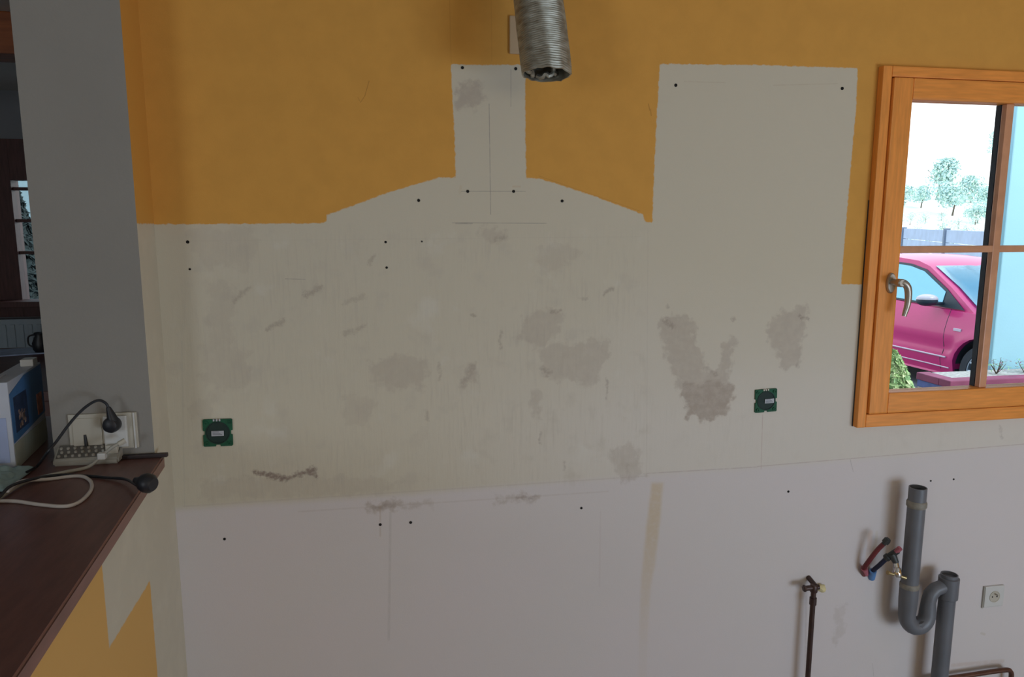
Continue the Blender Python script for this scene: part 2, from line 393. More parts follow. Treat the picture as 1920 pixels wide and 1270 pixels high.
WHITE = [(150, 1500), (150, 421), (288, 421), (605, 419), (612, 416), (612, 404), (720, 364), (823, 333), (855, 334), (852, 250), (845, 121),
         (985, 122), (985, 250), (987, 335), (1012, 335), (1100, 363), (1206, 402), (1210, 417), (1223, 418), (1226, 330), (1237, 120), (1420, 122), (1608, 128),
         (1605, 200), (1592, 350), (1577, 533), (1640, 534), (2300, 534), (2300, 1500)]
PATCH = [([(1240, 600), (1262, 588), (1300, 605), (1310, 660), (1325, 695), (1345, 697), (1358, 650), (1368, 633), (1382, 645), (1365, 690), (1373, 730), (1370, 772), (1330, 787), (1290, 780), (1280, 740), (1262, 700), (1250, 660), (1238, 625)], .50),
         ([(1288, 728), (1368, 722), (1363, 774), (1320, 787), (1292, 780)], .85),
         ([(1440, 612), (1470, 583), (1512, 578), (1506, 620), (1495, 684), (1470, 687), (1445, 650)], .50),
         ([(985, 590), (1052, 580), (1052, 620), (1010, 650), (972, 632)], .36), ([(1015, 650), (1142, 640), (1136, 680), (1110, 722), (1060, 712), (1015, 702)], .36),
         ([(695, 680), (770, 665), (805, 690), (792, 727), (720, 727), (695, 705)], .36), ([(1010, 470), (1040, 455), (1085, 470), (1060, 507), (1015, 510)], .24),
         ([(1147, 840), (1193, 838), (1204, 890), (1182, 905), (1152, 887)], .34), ([(859, 153), (901, 153), (899, 202), (861, 202)], .62),
         ([(690, 945), (742, 940), (742, 957), (695, 957)], .62), ([(742, 946), (810, 943), (808, 949), (742, 953)], .4), ([(925, 935), (1012, 929), (1008, 938), (930, 942)], .45),
         ([(900, 428), (948, 432), (945, 450), (905, 447)], .35), ([(390, 530), (440, 535), (430, 700), (395, 720)], .20), ([(350, 430), (480, 430), (470, 500), (380, 500)], .18),
         ([(640, 745), (690, 745), (685, 800), (650, 790)], .2), ([(380, 640), (470, 660), (460, 730), (385, 725)], .22),
         ([(870, 690), (895, 680), (890, 715), (870, 722)], .45), ([(375, 905), (420, 900), (640, 895), (760, 905), (700, 925), (380, 935)], .20),
         ([(996, 735), (1014, 735), (1012, 778), (998, 780)], .32), ([(1568, 1140), (1584, 1130), (1580, 1190), (1564, 1215)], .25),
         ([(355, 760), (395, 745), (400, 785), (360, 790)], .22), ([(680, 760), (700, 750), (690, 800), (676, 800)], .25)]
DARK = [((478, 884), (500, 891), 4, .62), ((500, 891), (530, 899), 4.5, .62), ((530, 898), (562, 889), 4, .6), ((560, 889), (590, 882), 4.5, .6), ((575, 887), (593, 893), 4, .62),
        ((440, 563), (465, 543), 4, .22), ((503, 617), (530, 602), 4, .26), ((645, 627), (682, 612), 4, .20), ((645, 570), (682, 555), 4, .16), ((572, 552), (603, 541), 5, .26),
        ((870, 715), (890, 682), 5, .16), ((1131, 552), (1150, 541), 3, .3), ((1090, 562), (1103, 558), 2.5, .25), ((1247, 600), (1262, 612), 5, .28), ((1500, 594), (1517, 598), 3.5, .4),
        ((1374, 596), (1378, 600), 3, .35), ((1251, 573), (1253, 577), 3, .25), ((940, 622), (938, 655), 2.5, .25), ((822, 680), (826, 715), 2.5, .2), ((1014, 812), (1013, 834), 2.5, .25),
        ((885, 590), (890, 594), 3, .3), ((1137, 712), (1139, 750), 2.2, .25), ((694, 495), (698, 482), 3, .22), ((1015, 692), (1030, 702), 5, .25), ((1035, 585), (1050, 580), 3, .3),
        ((1325, 690), (1345, 704), 4, .22), ((1495, 684), (1497, 688), 3, .25), ((930, 448), (946, 444), 4, .22), ((1058, 868), (1060, 882), 2.5, .2), ((800, 770), (800, 790), 3, .2),
        ((680, 560), (660, 566), 3, .14), ((1176, 870), (1178, 900), 3, .10), ((1875, 800), (1880, 822), 3, .2), ((965, 935), (1005, 931), 2.5, .3), ((700, 951), (738, 949), 4, .25)]
STEP = 0.006
xs = [XC] + list(np.arange(XC+STEP, WX0-0.001, STEP)) + [WX0] + list(np.arange(WX0+STEP, WX1-0.001, STEP)) + [WX1] + list(np.arange(WX1+0.1, 4.1, 0.2)) + [4.2]
zs = [Z0] + list(np.arange(Z0+STEP, WZ0-0.001, STEP)) + [WZ0] + list(np.arange(WZ0+STEP, WZ1-0.001, STEP)) + [WZ1] + list(np.arange(WZ1+STEP, 2.36, STEP)) + [2.45, Z1]
xs = np.array(xs); zs = np.array(zs); nx, nz = len(xs), len(zs)
gx, gz = np.meshgrid(xs, zs, indexing='ij'); P2 = np.stack([gx.ravel(), gz.ravel()], 1)
nvf = len(P2)
WP = P2 + np.stack([0.006*np.sin(P2[:, 1]*71+P2[:, 0]*23)+0.004*np.sin(P2[:, 1]*163+1.3)+0.003*np.sin(P2[:, 0]*211-P2[:, 1]*97),
                    0.006*np.sin(P2[:, 0]*67-P2[:, 1]*31+2)+0.004*np.sin(P2[:, 0]*151+.4)+0.003*np.sin(P2[:, 1]*190+P2[:, 0]*89)], 1)
sdy = -sd_poly(P2, [w_xz(p) for p in WHITE])          # negative = yellow side
sdy = np.where(sd_poly(P2, [w_xz(p) for p in WHITE]) > 0, -np.abs(sdy), np.abs(sdy))
patch = np.zeros(nvf); pstr = np.zeros(nvf)
for poly, st in PATCH:
    v = np.clip(0.5-sd_poly(WP, [w_xz(p) for p in poly])/0.045, 0, 1)
    near = v > 0.02
    patch = np.maximum(patch, v); pstr = np.where(near, np.maximum(pstr*(v < 0.55), st*1.0), pstr) if False else np.maximum(pstr, np.where(near, st, 0)*np.clip(v*4, 0, 1))
dark = np.zeros(nvf); dstr = np.zeros(nvf)
for a, b, w, st in DARK:
    d = sd_seg(P2+0.35*(WP-P2), w_xz(a), w_xz(b)); v = np.clip(1.0-d/(w*0.0042), 0, 1)
    dark = np.maximum(dark, v); dstr = np.maximum(dstr, np.where(v > 0, st*1.25, 0))
rough = np.clip(0.5-sd_poly(P2, [w_xz(p) for p in [(372, 432), (1208, 428), (1208, 560), (1225, 890), (1130, 905), (760, 925), (345, 948), (300, 700), (350, 500)]])/0.05, 0, 1)
rough = np.maximum(rough, 0.35*np.clip(0.5-sd_poly(P2, [w_xz(p) for p in [(1215, 760), (1900, 800), (1920, 830), (1215, 890)]])/0.04, 0, 1))
low = sd_poly(P2, [w_xz(p) for p in [(200, 965), (345, 952), (760, 925), (1215, 889), (1420, 876), (1920, 834), (2400, 790), (2400, 1500), (200, 1500)]])
drip = 0.75*np.clip(0.5-sd_poly(P2, [w_xz(p) for p in [(1222, 906), (1243, 906), (1238, 970), (1228, 1060), (1220, 1100), (1215, 1180), (1212, 1275), (1196, 1275), (1198, 1180), (1203, 1080), (1212, 990)]])/0.010, 0, 1)
zf = np.clip((P2[:, 1]-0.2)/0.5, 0.15, 1); drip = drip*zf
idx = np.arange(nvf).reshape(nx, nz)
keep = ~((xs[:-1, None] >= WX0-1e-6) & (xs[:-1, None] < WX1-1e-6) & (zs[None, :-1] >= WZ0-1e-6) & (zs[None, :-1] < WZ1-1e-6))
q = np.stack([idx[:-1, :-1], idx[1:, :-1], idx[1:, 1:], idx[:-1, 1:]], -1)[keep]
T = 0.25                                               # wall thickness, built behind the painted face
back = []; bf = []
def bbox_(x0, x1, z0, z1, y0=0.0015):
    b = nvf+len(back)
    for (x, y, z) in [(x0, y0, z0), (x1, y0, z0), (x1, y0, z1), (x0, y0, z1), (x0, T, z0), (x1, T, z0), (x1, T, z1), (x0, T, z1)]: back.append((x, y, z))
    for f in [(0, 1, 2, 3), (5, 4, 7, 6), (4, 0, 3, 7), (1, 5, 6, 2), (3, 2, 6, 7), (4, 5, 1, 0)]: bf.append([b+i for i in f])
bbox_(XC, WX0, Z0, Z1); bbox_(WX1, 4.2, Z0, Z1); bbox_(WX0, WX1, Z0, WZ0); bbox_(WX0, WX1, WZ1, Z1)
V = np.concatenate([np.stack([P2[:, 0], np.zeros(nvf), P2[:, 1]], 1), np.array(back)])
Fq = np.concatenate([q, np.array(bf)])
me = bpy.data.meshes.new('wall_back')
me.vertices.add(len(V)); me.vertices.foreach_set('co', V.ravel().astype(np.float32))
me.loops.add(len(Fq)*4); me.loops.foreach_set('vertex_index', Fq.ravel().astype(np.int32))
me.polygons.add(len(Fq)); me.polygons.foreach_set('loop_start', np.arange(0, len(Fq)*4, 4, dtype=np.int32))
me.polygons.foreach_set('loop_total', np.full(len(Fq), 4, dtype=np.int32))
me.polygons.foreach_set('material_index', np.concatenate([np.zeros(len(q), np.int32), np.ones(len(bf), np.int32)]))
me.update(calc_edges=True); me.validate()
for nm, arr in (('sdy', sdy), ('patch', patch), ('pstr', pstr), ('dark', dark), ('dstr', dstr), ('rough', rough), ('low', -low), ('drip', drip)):
    at = me.attributes.new(nm, 'FLOAT', 'POINT'); at.data.foreach_set('value', np.concatenate([arr, np.zeros(len(back))]).astype(np.float32))
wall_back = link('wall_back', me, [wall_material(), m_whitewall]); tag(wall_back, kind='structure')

# screw holes left by the wall cabinets and the hood
HOLES = [(867, 127, 1), (967, 129, 1), (877, 359, 1), (963, 359, 1), (785, 376, 1), (1054, 377, 1), (352, 454, 1), (356, 505, .7), (723, 454, .8), (791, 453, .6),
         (725, 502, .8), (1267, 160, 1.1), (1579, 166, 1.15), (713, 984, 1), (770, 980, 1), (1090, 953, .9), (421, 1011, .9), (1478, 922, .9), (1745, 902, .75), (1788, 899, .75)]
for x, y, s in HOLES:
    p = onY(x, y); bm = bmesh.new(); r = 0.0038*s
    add_lathe(bm, [(r*1.12, 0.0), (r*1.12, 0.0012), (r*0.8, 0.0016), (r*0.62, 0.0004)], (p.x, 0.0, p.z), (0, -1, 0), 14)
    obj('screw_hole', bm, m_hole if s > 0.65 else m_plug, wall_back)

# ------------------------------------------------------------------ pillar, half wall, other walls
def struct(name, lo, hi, m, bevel=0.0):
    bm = bmesh.new(); add_box(bm, lo, hi, bevel); o = obj(name, bm, m); tag(o, kind='structure'); return o
PY = -0.150; PXL = -0.776
def multi_box(name, lo, hi, mats, face_mat):
    bm = bmesh.new(); add_box(bm, lo, hi)
    bmesh.ops.recalc_face_normals(bm, faces=bm.faces)
    for f in bm.faces: f.material_index = face_mat(f.normal)
    o = obj(name, bm, mats); tag(o, kind='structure'); return o
multi_box('wall_pillar', (PXL, PY, Z0), (XC, T, Z1), [m_grey, m_strip], lambda n: 1 if n.x > 0.5 else 0)
multi_box('wall_half', (PXL+0.02, -2.6, Z0), (XC, PY, 1.032), [m_grey, m_lowside], lambda n: 1 if n.x > 0.5 else 0)
struct('floor', (-6, -5.1, Z0-0.1), (4.2, 4.5, Z0), m_floor)
struct('ceiling', (-6, -5.1, Z1), (4.2, 4.5, Z1+0.1), m_ceil)
struct('wall_right', (4.2, -5.1, Z0), (4.4, T, Z1), m_yellow)
struct('wall_front', (-6, -5.3, Z0), (4.2, -5.1, Z1), m_yellow)
struct('wall_left', (-6.2, -5.1, Z0), (-6, 4.5, Z1), m_bluewall)
struct('wall_divider', (PXL, T, Z0), (XC, 4.2, Z1), m_bluewall)
# far wall of the other room with its own window hole
FY = 4.2
p_tl = onY(24, 338, FY); gx0 = p_tl.x-0.005; gz1 = onY(24, 338, FY).z; gz0 = onY(60, 540, FY).z-0.12; gx1 = gx0+0.95
fo = 0.26
bm = bmesh.new()
ox0, ox1, oz0, oz1 = gx0-fo, gx1+0.12, gz0-0.10, gz1+0.30
add_box(bm, (-6, FY, Z0), (ox0, FY+0.3, Z1)); add_box(bm, (ox1, FY, Z0), (PXL, FY+0.3, Z1))
add_box(bm, (ox0, FY, Z0), (ox1, FY+0.3, oz0)); add_box(bm, (ox0, FY, oz1), (ox1, FY+0.3, Z1))
tag(obj('wall_far', bm, m_bluewall), kind='structure')
m_dkwood = mat('dark_red_wood', (0.10, 0.035, 0.028), 0.5, noise_amt=0.3, noise_scale=8, stretch=(8, 8, 1))
m_orwood = mat('orange_beam_wood', (0.33, 0.09, 0.02), 0.55, noise_amt=0.25, noise_scale=6, stretch=(1, 8, 8))
w2 = empty('window_2', (gx0, FY, gz0)); tag(w2, kind='structure')
def wpart(name, boxes, m, parent, off, bevel=0.002):
    bm = bmesh.new()
    for lo, hi in boxes: add_box(bm, [lo[i]-off[i] for i in range(3)], [hi[i]-off[i] for i in range(3)], bevel)
    return obj(name, bm, m, parent)
off2 = (gx0, FY, gz0)
wpart('frame', [((ox0, FY-0.03, oz0), (gx0, FY+0.1, oz1)), ((gx1, FY-0.03, oz0), (ox1, FY+0.1, oz1)),
                ((gx0, FY-0.03, gz1), (gx1, FY+0.1, oz1)), ((gx0, FY-0.03, oz0), (gx1, FY+0.1, gz0))], m_dkwood, w2, off2)
hts = [onY(24, 354, FY).z, onY(45, 414, FY).z, onY(50, 474, FY).z]
for h in hts:
    wpart('muntin', [((gx0, FY+0.0, h-0.012), (gx1, FY+0.04, h+0.012))], m_dkwood, w2, off2)
wpart('muntin', [((gx0+0.46, FY+0.0, gz0), (gx0+0.49, FY+0.04, gz1))], m_dkwood, w2, off2)
wpart('pane', [((gx0, FY+0.05, gz0), (gx1, FY+0.055, gz1))], m_glass, w2, off2, 0)
zs_ = onY(40, 566, FY-0.2).z
wpart('sill', [((ox0-0.2, FY-0.22, zs_-0.04), (ox1, FY+0.02, zs_))], m_dkwood, w2, off2)
# ceiling beam of the other room
bz = onY(5, 108, 2.0).z
bm = bmesh.new(); add_box(bm, (-6, 1.9, bz), (PXL, 2.12, Z1), 0.006)
tag(obj('trim_1', bm, m_orwood), kind='structure')

# ------------------------------------------------------------------ window_1 (varnished wood, one sash of 2x2 panes)
wd = empty('window_1', (WX0, 0, WZ0)); tag(wd, kind='structure')
o1 = (WX0, 0, WZ0)
FX0, FX1, FZ0, FZ1 = 1.546, 2.502, 0.990, 2.120     # casing
SX0, SX1, SZ0, SZ1 = 1.580, 2.468, 1.036, 2.086     # sash
GX0, GX1, GZ0, GZ1 = 1.648, 2.400, 1.104, 2.022     # glass
yf = -0.026
wpart('frame', [((FX0, yf, FZ0), (SX0-0.003, 0.0, FZ1)), ((SX1+0.003, yf, FZ0), (FX1, 0.0, FZ1))], m_wood, wd, o1, 0.004)
wpart('frame', [((SX0-0.003, yf, FZ0), (SX1+0.003, 0.0, SZ0-0.002)), ((SX0-0.003, yf, SZ1+0.002), (SX1+0.003, 0.0, FZ1))], m_wood_h, wd, o1, 0.004)
wpart('frame_lining', [((WX0+0.002, 0.001, WZ0+0.002), (SX0-0.001, 0.09, WZ1-0.002)), ((SX1+0.001, 0.001, WZ0+0.002), (WX1-0.002, 0.09, WZ1-0.002)),
                ((SX0, 0.001, WZ0+0.002), (SX1, 0.09, SZ0-0.001)), ((SX0, 0.001, SZ1+0.001), (SX1, 0.09, WZ1-0.002))], m_wood, wd, o1, 0.0)
ys = -0.034
for x0, x1 in ((SX0, GX0), (GX1, SX1)):
    wpart('sash_stile', [((x0, ys, SZ0), (x1, 0.026, SZ1))], m_wood, wd, o1, 0.006)
for z0, z1 in ((SZ0, GZ0), (GZ1, SZ1)):
    wpart('sash_rail', [((GX0, ys+0.001, z0), (GX1, 0.026, z1))], m_wood_h, wd, o1, 0.006)
wpart('glass_pane', [((GX0, 0.0, GZ0), (GX1, 0.004, GZ1))], m_glass, wd, o1, 0)
MX0, MX1, MZ0, MZ1 = 1.998, 2.026, 1.555, 1.577
wpart('muntin', [((MX0, -0.020, GZ0), (MX1, 0.0, GZ1))], m_muntin, wd, o1, 0.003)
wpart('muntin', [((GX0, -0.019, MZ0), (GX1, 0.0, MZ1))], m_muntin, wd, o1, 0.003)
wpart('spacer_bar', [((MX0+0.002, 0.004, GZ0), (MX1-0.002, 0.024, GZ1))], m_seal_shade, wd, o1, 0)
wpart('seal_and_shadow_line', [((SX0-0.003, -0.012, SZ0-0.002), (SX0, 0.0, SZ1+0.002)), ((FX0-0.0015, -0.004, FZ0), (FX0, 0.0, FZ1-0.4))], m_seal_shade, wd, o1, 0)  # second strip stands for the shadow line beside the casing
wpart('outer_sill', [((WX0+0.002, 0.10, WZ0+0.002), (WX1-0.002, T+0.02, WZ0+0.010))], m_whitewall, wd, o1, 0)
# handle: oval rose plate, neck and a curved lever
hx, hz = 1.619, 1.462
bm = bmesh.new()
add_lathe(bm, [(0.0155, 0), (0.0155, 0.006), (0.0135, 0.010)], (hx, ys, hz), (0, -1, 0), 24)
for v in bm.verts: v.co.z = hz+(v.co.z-hz)*2.1
for v in bm.verts: v.co -= Vector(o1)
hr = obj('handle_plate', bm, m_steel, wd, True); tag(hr, 'brushed metal oval window handle plate')
bm = bmesh.new()
add_lathe(bm, [(0.010, 0), (0.0095, 0.020), (0.013, 0.028), (0.013, 0.045), (0.010, 0.048)], (hx, ys-0.008, hz+0.004), (0, -1, 0), 20)
pts = spline([(hx, ys-0.045, hz+0.004), (hx+0.012, ys-0.050, hz+0.002), (hx+0.024, ys-0.052, hz-0.016), (hx+0.027, ys-0.052, hz-0.058), (hx+0.019, ys-0.050, hz-0.100)], 6)
add_tube(bm, pts, [0.0105+0.0015*math.sin(i/len(pts)*PI)-0.004*(i/len(pts))**2 for i in range(len(pts))], 12)
for v in bm.verts: v.co -= Vector(o1)
obj('handle_lever', bm, m_steel, wd, True)

# ------------------------------------------------------------------ flexible exhaust duct
dm = bpy.data.materials.new('crinkled_aluminium'); dm.use_nodes = True
b = dm.node_tree.nodes['Principled BSDF']; b.inputs['Metallic'].default_value = 0.70; b.inputs['Roughness'].default_value = 0.48
nn = dm.node_tree.nodes.new('ShaderNodeTexNoise'); nn.inputs['Scale'].default_value = 30; nn.inputs['Detail'].default_value = 6
rr = dm.node_tree.nodes.new('ShaderNodeValToRGB'); rr.color_ramp.elements[0].color = (0.27, 0.25, 0.195, 1); rr.color_ramp.elements[1].color = (0.46, 0.46, 0.40, 1)
rr.color_ramp.elements[0].position = 0.35; rr.color_ramp.elements[1].position = 0.65
t_ = dm.node_tree.nodes.new('ShaderNodeTexCoord'); mp_ = dm.node_tree.nodes.new('ShaderNodeMapping'); mp_.inputs['Scale'].default_value = (1, 1, 3)
dm.node_tree.links.new(t_.outputs['Object'], mp_.inputs[0]); dm.node_tree.links.new(mp_.outputs[0], nn.inputs['Vector'])
dm.node_tree.links.new(nn.outputs[0], rr.inputs[0]); dm.node_tree.links.new(rr.outputs[0], b.inputs['Base Color'])
dB = onY(1025, 140, -0.27); dTop = Vector((dB.x-0.035, -0.115, Z1))
duct = empty('exhaust_duct', dB)
tag(duct, 'crinkled silver flexible exhaust duct hanging down in front of the yellow wall', 'duct')
bm = bmesh.new(); seg = 56; L = (dTop-dB).length; ax = (dTop-dB)/L; u, v = frame_of(ax)
pitch_ = 0.0052; nr = int(L/pitch_*4); rings = []
for i in range(nr+1):
    h = L*i/nr; ring = []
    for k in range(seg):
        a = 2*PI*k/seg; dr = u*math.cos(a)+v*math.sin(a)
        rr_ = 0.0605 + 0.0011*math.cos(2*PI*(h/pitch_ + k/seg))
        pn = Vector((math.cos(a)*2.2, math.sin(a)*2.2, h*9))
        rr_ += 0.0022*noise.noise(pn) + 0.0012*noise.noise(pn*3.1) - 0.0030*max(0, 1-h/0.02)*(0.5+noise.noise(pn*2))
        cut = (0.010*math.cos(a-0.6)+0.004*noise.noise(Vector((math.cos(a)*3, math.sin(a)*3, 5))))*max(0, 1-h/0.05)
        ring.append(bm.verts.new(dr*rr_ + ax*(h+cut)))
    rings.append(ring)
for i in range(nr):
    for k in range(seg): bm.faces.new([rings[i][k], rings[i][(k+1) % seg], rings[i+1][(k+1) % seg], rings[i+1][k]])
# inner skin so the mouth has a wall thickness
inn = []
for i in (0, 8, 40, nr):
    inn.append([bm.verts.new(rv.co - (rv.co-ax*rv.co.dot(ax)).normalized()*0.0035) for rv in rings[i]])
for k in range(seg):
    bm.faces.new([rings[0][(k+1) % seg], rings[0][k], inn[0][k], inn[0][(k+1) % seg]])
    for j in range(3): bm.faces.new([inn[j][(k+1) % seg], inn[j][k], inn[j+1][k], inn[j+1][(k+1) % seg]])
obj('corrugated_sleeve', bm, dm, duct, True)
bm = bmesh.new()                                       # crushed foil collar just inside the mouth
for j in range(7):
    a0 = 0.5+j*0.83; pts = []
    for k in range(9):
        a = a0+k*0.13; r_ = 0.050-0.022*math.sin(k/8*PI)*(0.6+0.4*(j % 2))
        pts.append(u*math.cos(a)*r_+v*math.sin(a)*r_+ax*(0.016+0.006*(j % 3)+0.004*math.sin(k*1.7)))
    add_tube(bm, pts, 0.006, 6)
obj('crushed_foil_edge', bm, dm, duct, True)

# white blank plate half hidden behind the duct
c = onY(972, 67); bm = bmesh.new(); add_box(bm, (-0.030, -0.009, -0.050), (0.030, 0, 0.050), 0.003)
pl = obj('blank_cover_plate', bm, mat('pale_tan_plastic', (0.52, 0.37, 0.22), 0.5, noise_amt=0.03)); pl.location = (c.x+0.004, 0, c.z)
tag(pl, 'pale blank cover plate on the yellow wall, half hidden behind the silver duct', 'plate')

# ------------------------------------------------------------------ green flush-mount boxes
def flush_box(px, s, label, tilt, lx):
    c = onY(*px); e = empty('wall_box', (c.x, 0, c.z), (0, tilt, 0)); tag(e, label, 'electrical box', 'green flush boxes in the stripped wall')
    a = 0.0385*s
    bm = bmesh.new(); n = a*0.17; d = a*0.12
    poly = [(-a, -a+n), (-a, -n*1.0), (-a+d, -n*0.8), (-a+d, n*0.8), (-a, n), (-a, a-n*.4), (-a+n*.4, a), (-n, a), (-n*.8, a-d), (n*.8, a-d), (n, a), (a-n*.4, a), (a, a-n*.4), (a, n), (a-d, n*.8),
            (a-d, -n*.8), (a, -n), (a, -a+n*.4), (a-n*.4, -a), (n, -a), (n*.8, -a+d), (-n*.8, -a+d), (-n, -a), (-a+n*.4, -a), (-a, -a+n*.4)]
    poly = poly[1:]
    add_prism(bm, poly, -0.005, 0.0)
    obj('flange', bm, m_green, e)
    bm = bmesh.new(); add_lathe(bm, [(a*0.83, 0.004), (a*0.83, 0.0065), (a*0.76, 0.0068), (a*0.74, 0.0052)], (0, 0, 0), (0, -1, 0), 28)
    obj('cover', bm, m_dgreen, e)
    for sx_, sz_ in ((-1, -1), (1, -1), (1, 1), (-1, 1)):
        bm = bmesh.new(); add_lathe(bm, [(0.0055*s, 0.004), (0.0055*s, 0.008), (0.003*s, 0.008), (0.003*s, 0.006)], (sx_*a*.76, 0, sz_*a*.76), (0, -1, 0), 12)
        obj('screw_post', bm, m_green, e)
    bm = bmesh.new(); add_box(bm, (lx-a*0.42, -0.0082, -a*0.22), (lx+a*0.42, -0.0066, a*0.16), 0.0003); k = obj('sticker', bm, m_sticker, e); tag(k, 'small grey paper sticker')
    bm = bmesh.new()
    for t in range(3): add_box(bm, (lx-a*0.34, -0.0085, -a*0.13+t*a*0.10), (lx+a*(0.30-0.1*t), -0.0081, -a*0.10+t*a*0.10))
    obj('print_lines', bm, m_fitting, k)
    # torn plaster bits on the rim
    bm = bmesh.new()
    for t in range(3): add_box(bm, (-a*0.30+t*a*0.2, -0.0075, a*0.86), (-a*0.18+t*a*0.2, -0.005, a*1.02), 0.0008)
    obj('plaster_crumb', bm, m_sticker if lx == 0 else m_cream, e)
flush_box((409, 811), 1.0, 'green flush electrical box low on the left of the bare wall, near the counter', 0.02, 0.0)
flush_box((1435, 751), 0.97, 'green flush electrical box between the brown plaster stain and the window', -0.03, 0.010)

# ------------------------------------------------------------------ white socket low right
def socket_outlet(px):
    c = onY(*px); e = empty('wall_socket', (c.x, 0, c.z)); tag(e, 'white round-faced wall socket low on the wall right of the grey pipes', 'socket')
    bm = bmesh.new(); add_box(bm, (-0.040, -0.009, -0.040), (0.040, 0, 0.040), 0.004); obj('cover_plate', bm, m_whitep, e)
    bm = bmesh.new(); add_lathe(bm, [(0.0215, 0.0088), (0.0215, 0.0105), (0.0195, 0.0105), (0.0185, 0.0092)], (0, 0, 0), (0, -1, 0), 28); obj('socket_well', bm, m_cream, e, True)
    for sx_ in (-1, 1):
        bm = bmesh.new(); add_lathe(bm, [(0.0028, 0.009), (0.0028, 0.0098), (0.0016, 0.0098)], (sx_*0.0095, 0, 0), (0, -1, 0), 10); obj('contact_hole', bm, m_hole, e)
    bm = bmesh.new(); add_lathe(bm, [(0.0026, 0.009), (0.0024, 0.020), (0.0012, 0.022)], (0, 0, 0.011), (0, -1, 0), 10); obj('earth_pin', bm, m_steel, e)
    bm = bmesh.new(); add_box(bm, (-0.044, -0.006, -0.042), (-0.0405, 0, 0.040), 0.0008); obj('shadow_edge', bm, m_cableg, e)  # grey strip painting the shadow line left of the plate
socket_outlet((1861, 1117))

# ------------------------------------------------------------------ grey drain pipes: stub, trap, tee and down pipe in one
dr = empty('drain_pipe', (1.766, -0.075, 0.27)); tag(dr, 'grey plastic waste pipe with a trap bend and a second open stub on its right', 'pipe')
OR = Vector((1.766, -0.075, 0.27)); PR = 0.0275
YP = -0.075
a_top = onY(1722, 914, YP); a_bot = onY(1705, 1100, YP)
u_bot = onY(1722, 1168, YP); t2 = onY(1781, 1080, YP-0.0)
x1 = a_bot.x; x2 = onY(1778, 1100, YP).x; xm = onY(1741, 1130, YP).x
def L_(p): return Vector(p)-OR
def open_pipe(bm, p0, p1, r, th=0.003, seg=24):
    """open pipe from p0 up to p1 with a hollow top"""
    p0 = Vector(p0); p1 = Vector(p1); d = (p1-p0); n = d.length; d.normalize()
    add_lathe(bm, [(r, 0), (r, n), (r-th, n), (r-th, n-0.05)], p0, d, seg)
bm = bmesh.new(); open_pipe(bm, L_((x1, YP, a_bot.z)), L_((x1, YP, a_top.z)), PR); obj('upright_stub', bm, m_pvc, dr, True)
bm = bmesh.new(); add_lathe(bm, [(PR-0.004, -0.0005), (PR-0.004, 0.0005)], L_((x1, YP, a_top.z-0.045)), (0, 0, 1), 20); obj('pipe_bore', bm, m_pvc_in, dr)
for zz, r2, hh, mm in ((onY(1719, 945, YP).z, 0.0035, 0.012, m_lime), (a_bot.z+0.004, 0.003, 0.010, m_lime)):
    bm = bmesh.new(); add_lathe(bm, [(PR, -hh), (PR+r2, -hh*0.6), (PR+r2, hh*0.5), (PR+r2*.4, hh*.9), (PR, hh)], L_((x1, YP, zz)), (0, 0, 1), 24); obj('joint_collar', bm, mm, dr, True)
# trap: down leg, tight U, up leg, bend over into the tee
z_u = u_bot.z+0.012; xr = xm
ub = []
rU = (xr-x1)/2
for k in range(13):
    a = PI+PI*k/12; ub.append(Vector((x1+rU+rU*math.cos(a), YP-0.004*math.sin(k/12*PI), z_u+0.022+ (rU*1.15)*math.sin(a))))
path = [Vector((x1, YP, a_bot.z)), Vector((x1, YP, (a_bot.z+z_u)/2+0.02))] + ub
zt = onY(1757, 1103, YP).z
path += [Vector((xr, YP, zt-0.045)), Vector((xr+0.006, YP, zt-0.02)), Vector((xr+0.022, YP, zt-0.004)), Vector((xr+0.045, YP, zt+0.002)), Vector((x2, YP, zt+0.004))]
nU = len(ub)
radii = [PR+0.002]*2 + [PR*0.98]*nU + [PR*0.84]*2 + [PR*0.82]*3
bm = bmesh.new(); add_tube(bm, [L_(p) for p in path], radii, 20); obj('trap_bend', bm, m_pvc, dr, True)
bm = bmesh.new(); add_lathe(bm, [(PR*0.86, -0.012), (PR*0.95, -0.008), (PR*0.95, 0.012), (PR*0.7, 0.014)], L_((x1+rU, YP-0.003, z_u-0.012)), (0.25, 0.0, -1), 12); obj('cleaning_cap', bm, m_pvc, dr, False)
p2b = onY(1762, 1268, YP)
bm = bmesh.new(); open_pipe(bm, L_((x2, YP, Z0+0.001)), L_((x2, YP, t2.z+0.006)), PR-0.001); obj('down_pipe', bm, m_pvc, dr, True)
bm = bmesh.new(); add_lathe(bm, [(PR, -0.045), (PR+0.0045, -0.042), (PR+0.0045, 0.03), (PR, 0.032)], L_((x2, YP, zt+0.004)), (0, 0, 1), 24); obj('tee_socket', bm, m_pvc, dr, True)
bm = bmesh.new(); add_lathe(bm, [(PR-0.005, -0.0005), (PR-0.005, 0.0005)], L_((x2, YP, t2.z-0.04)), (0, 0, 1), 20); obj('pipe_bore', bm, m_pvc_in, dr)

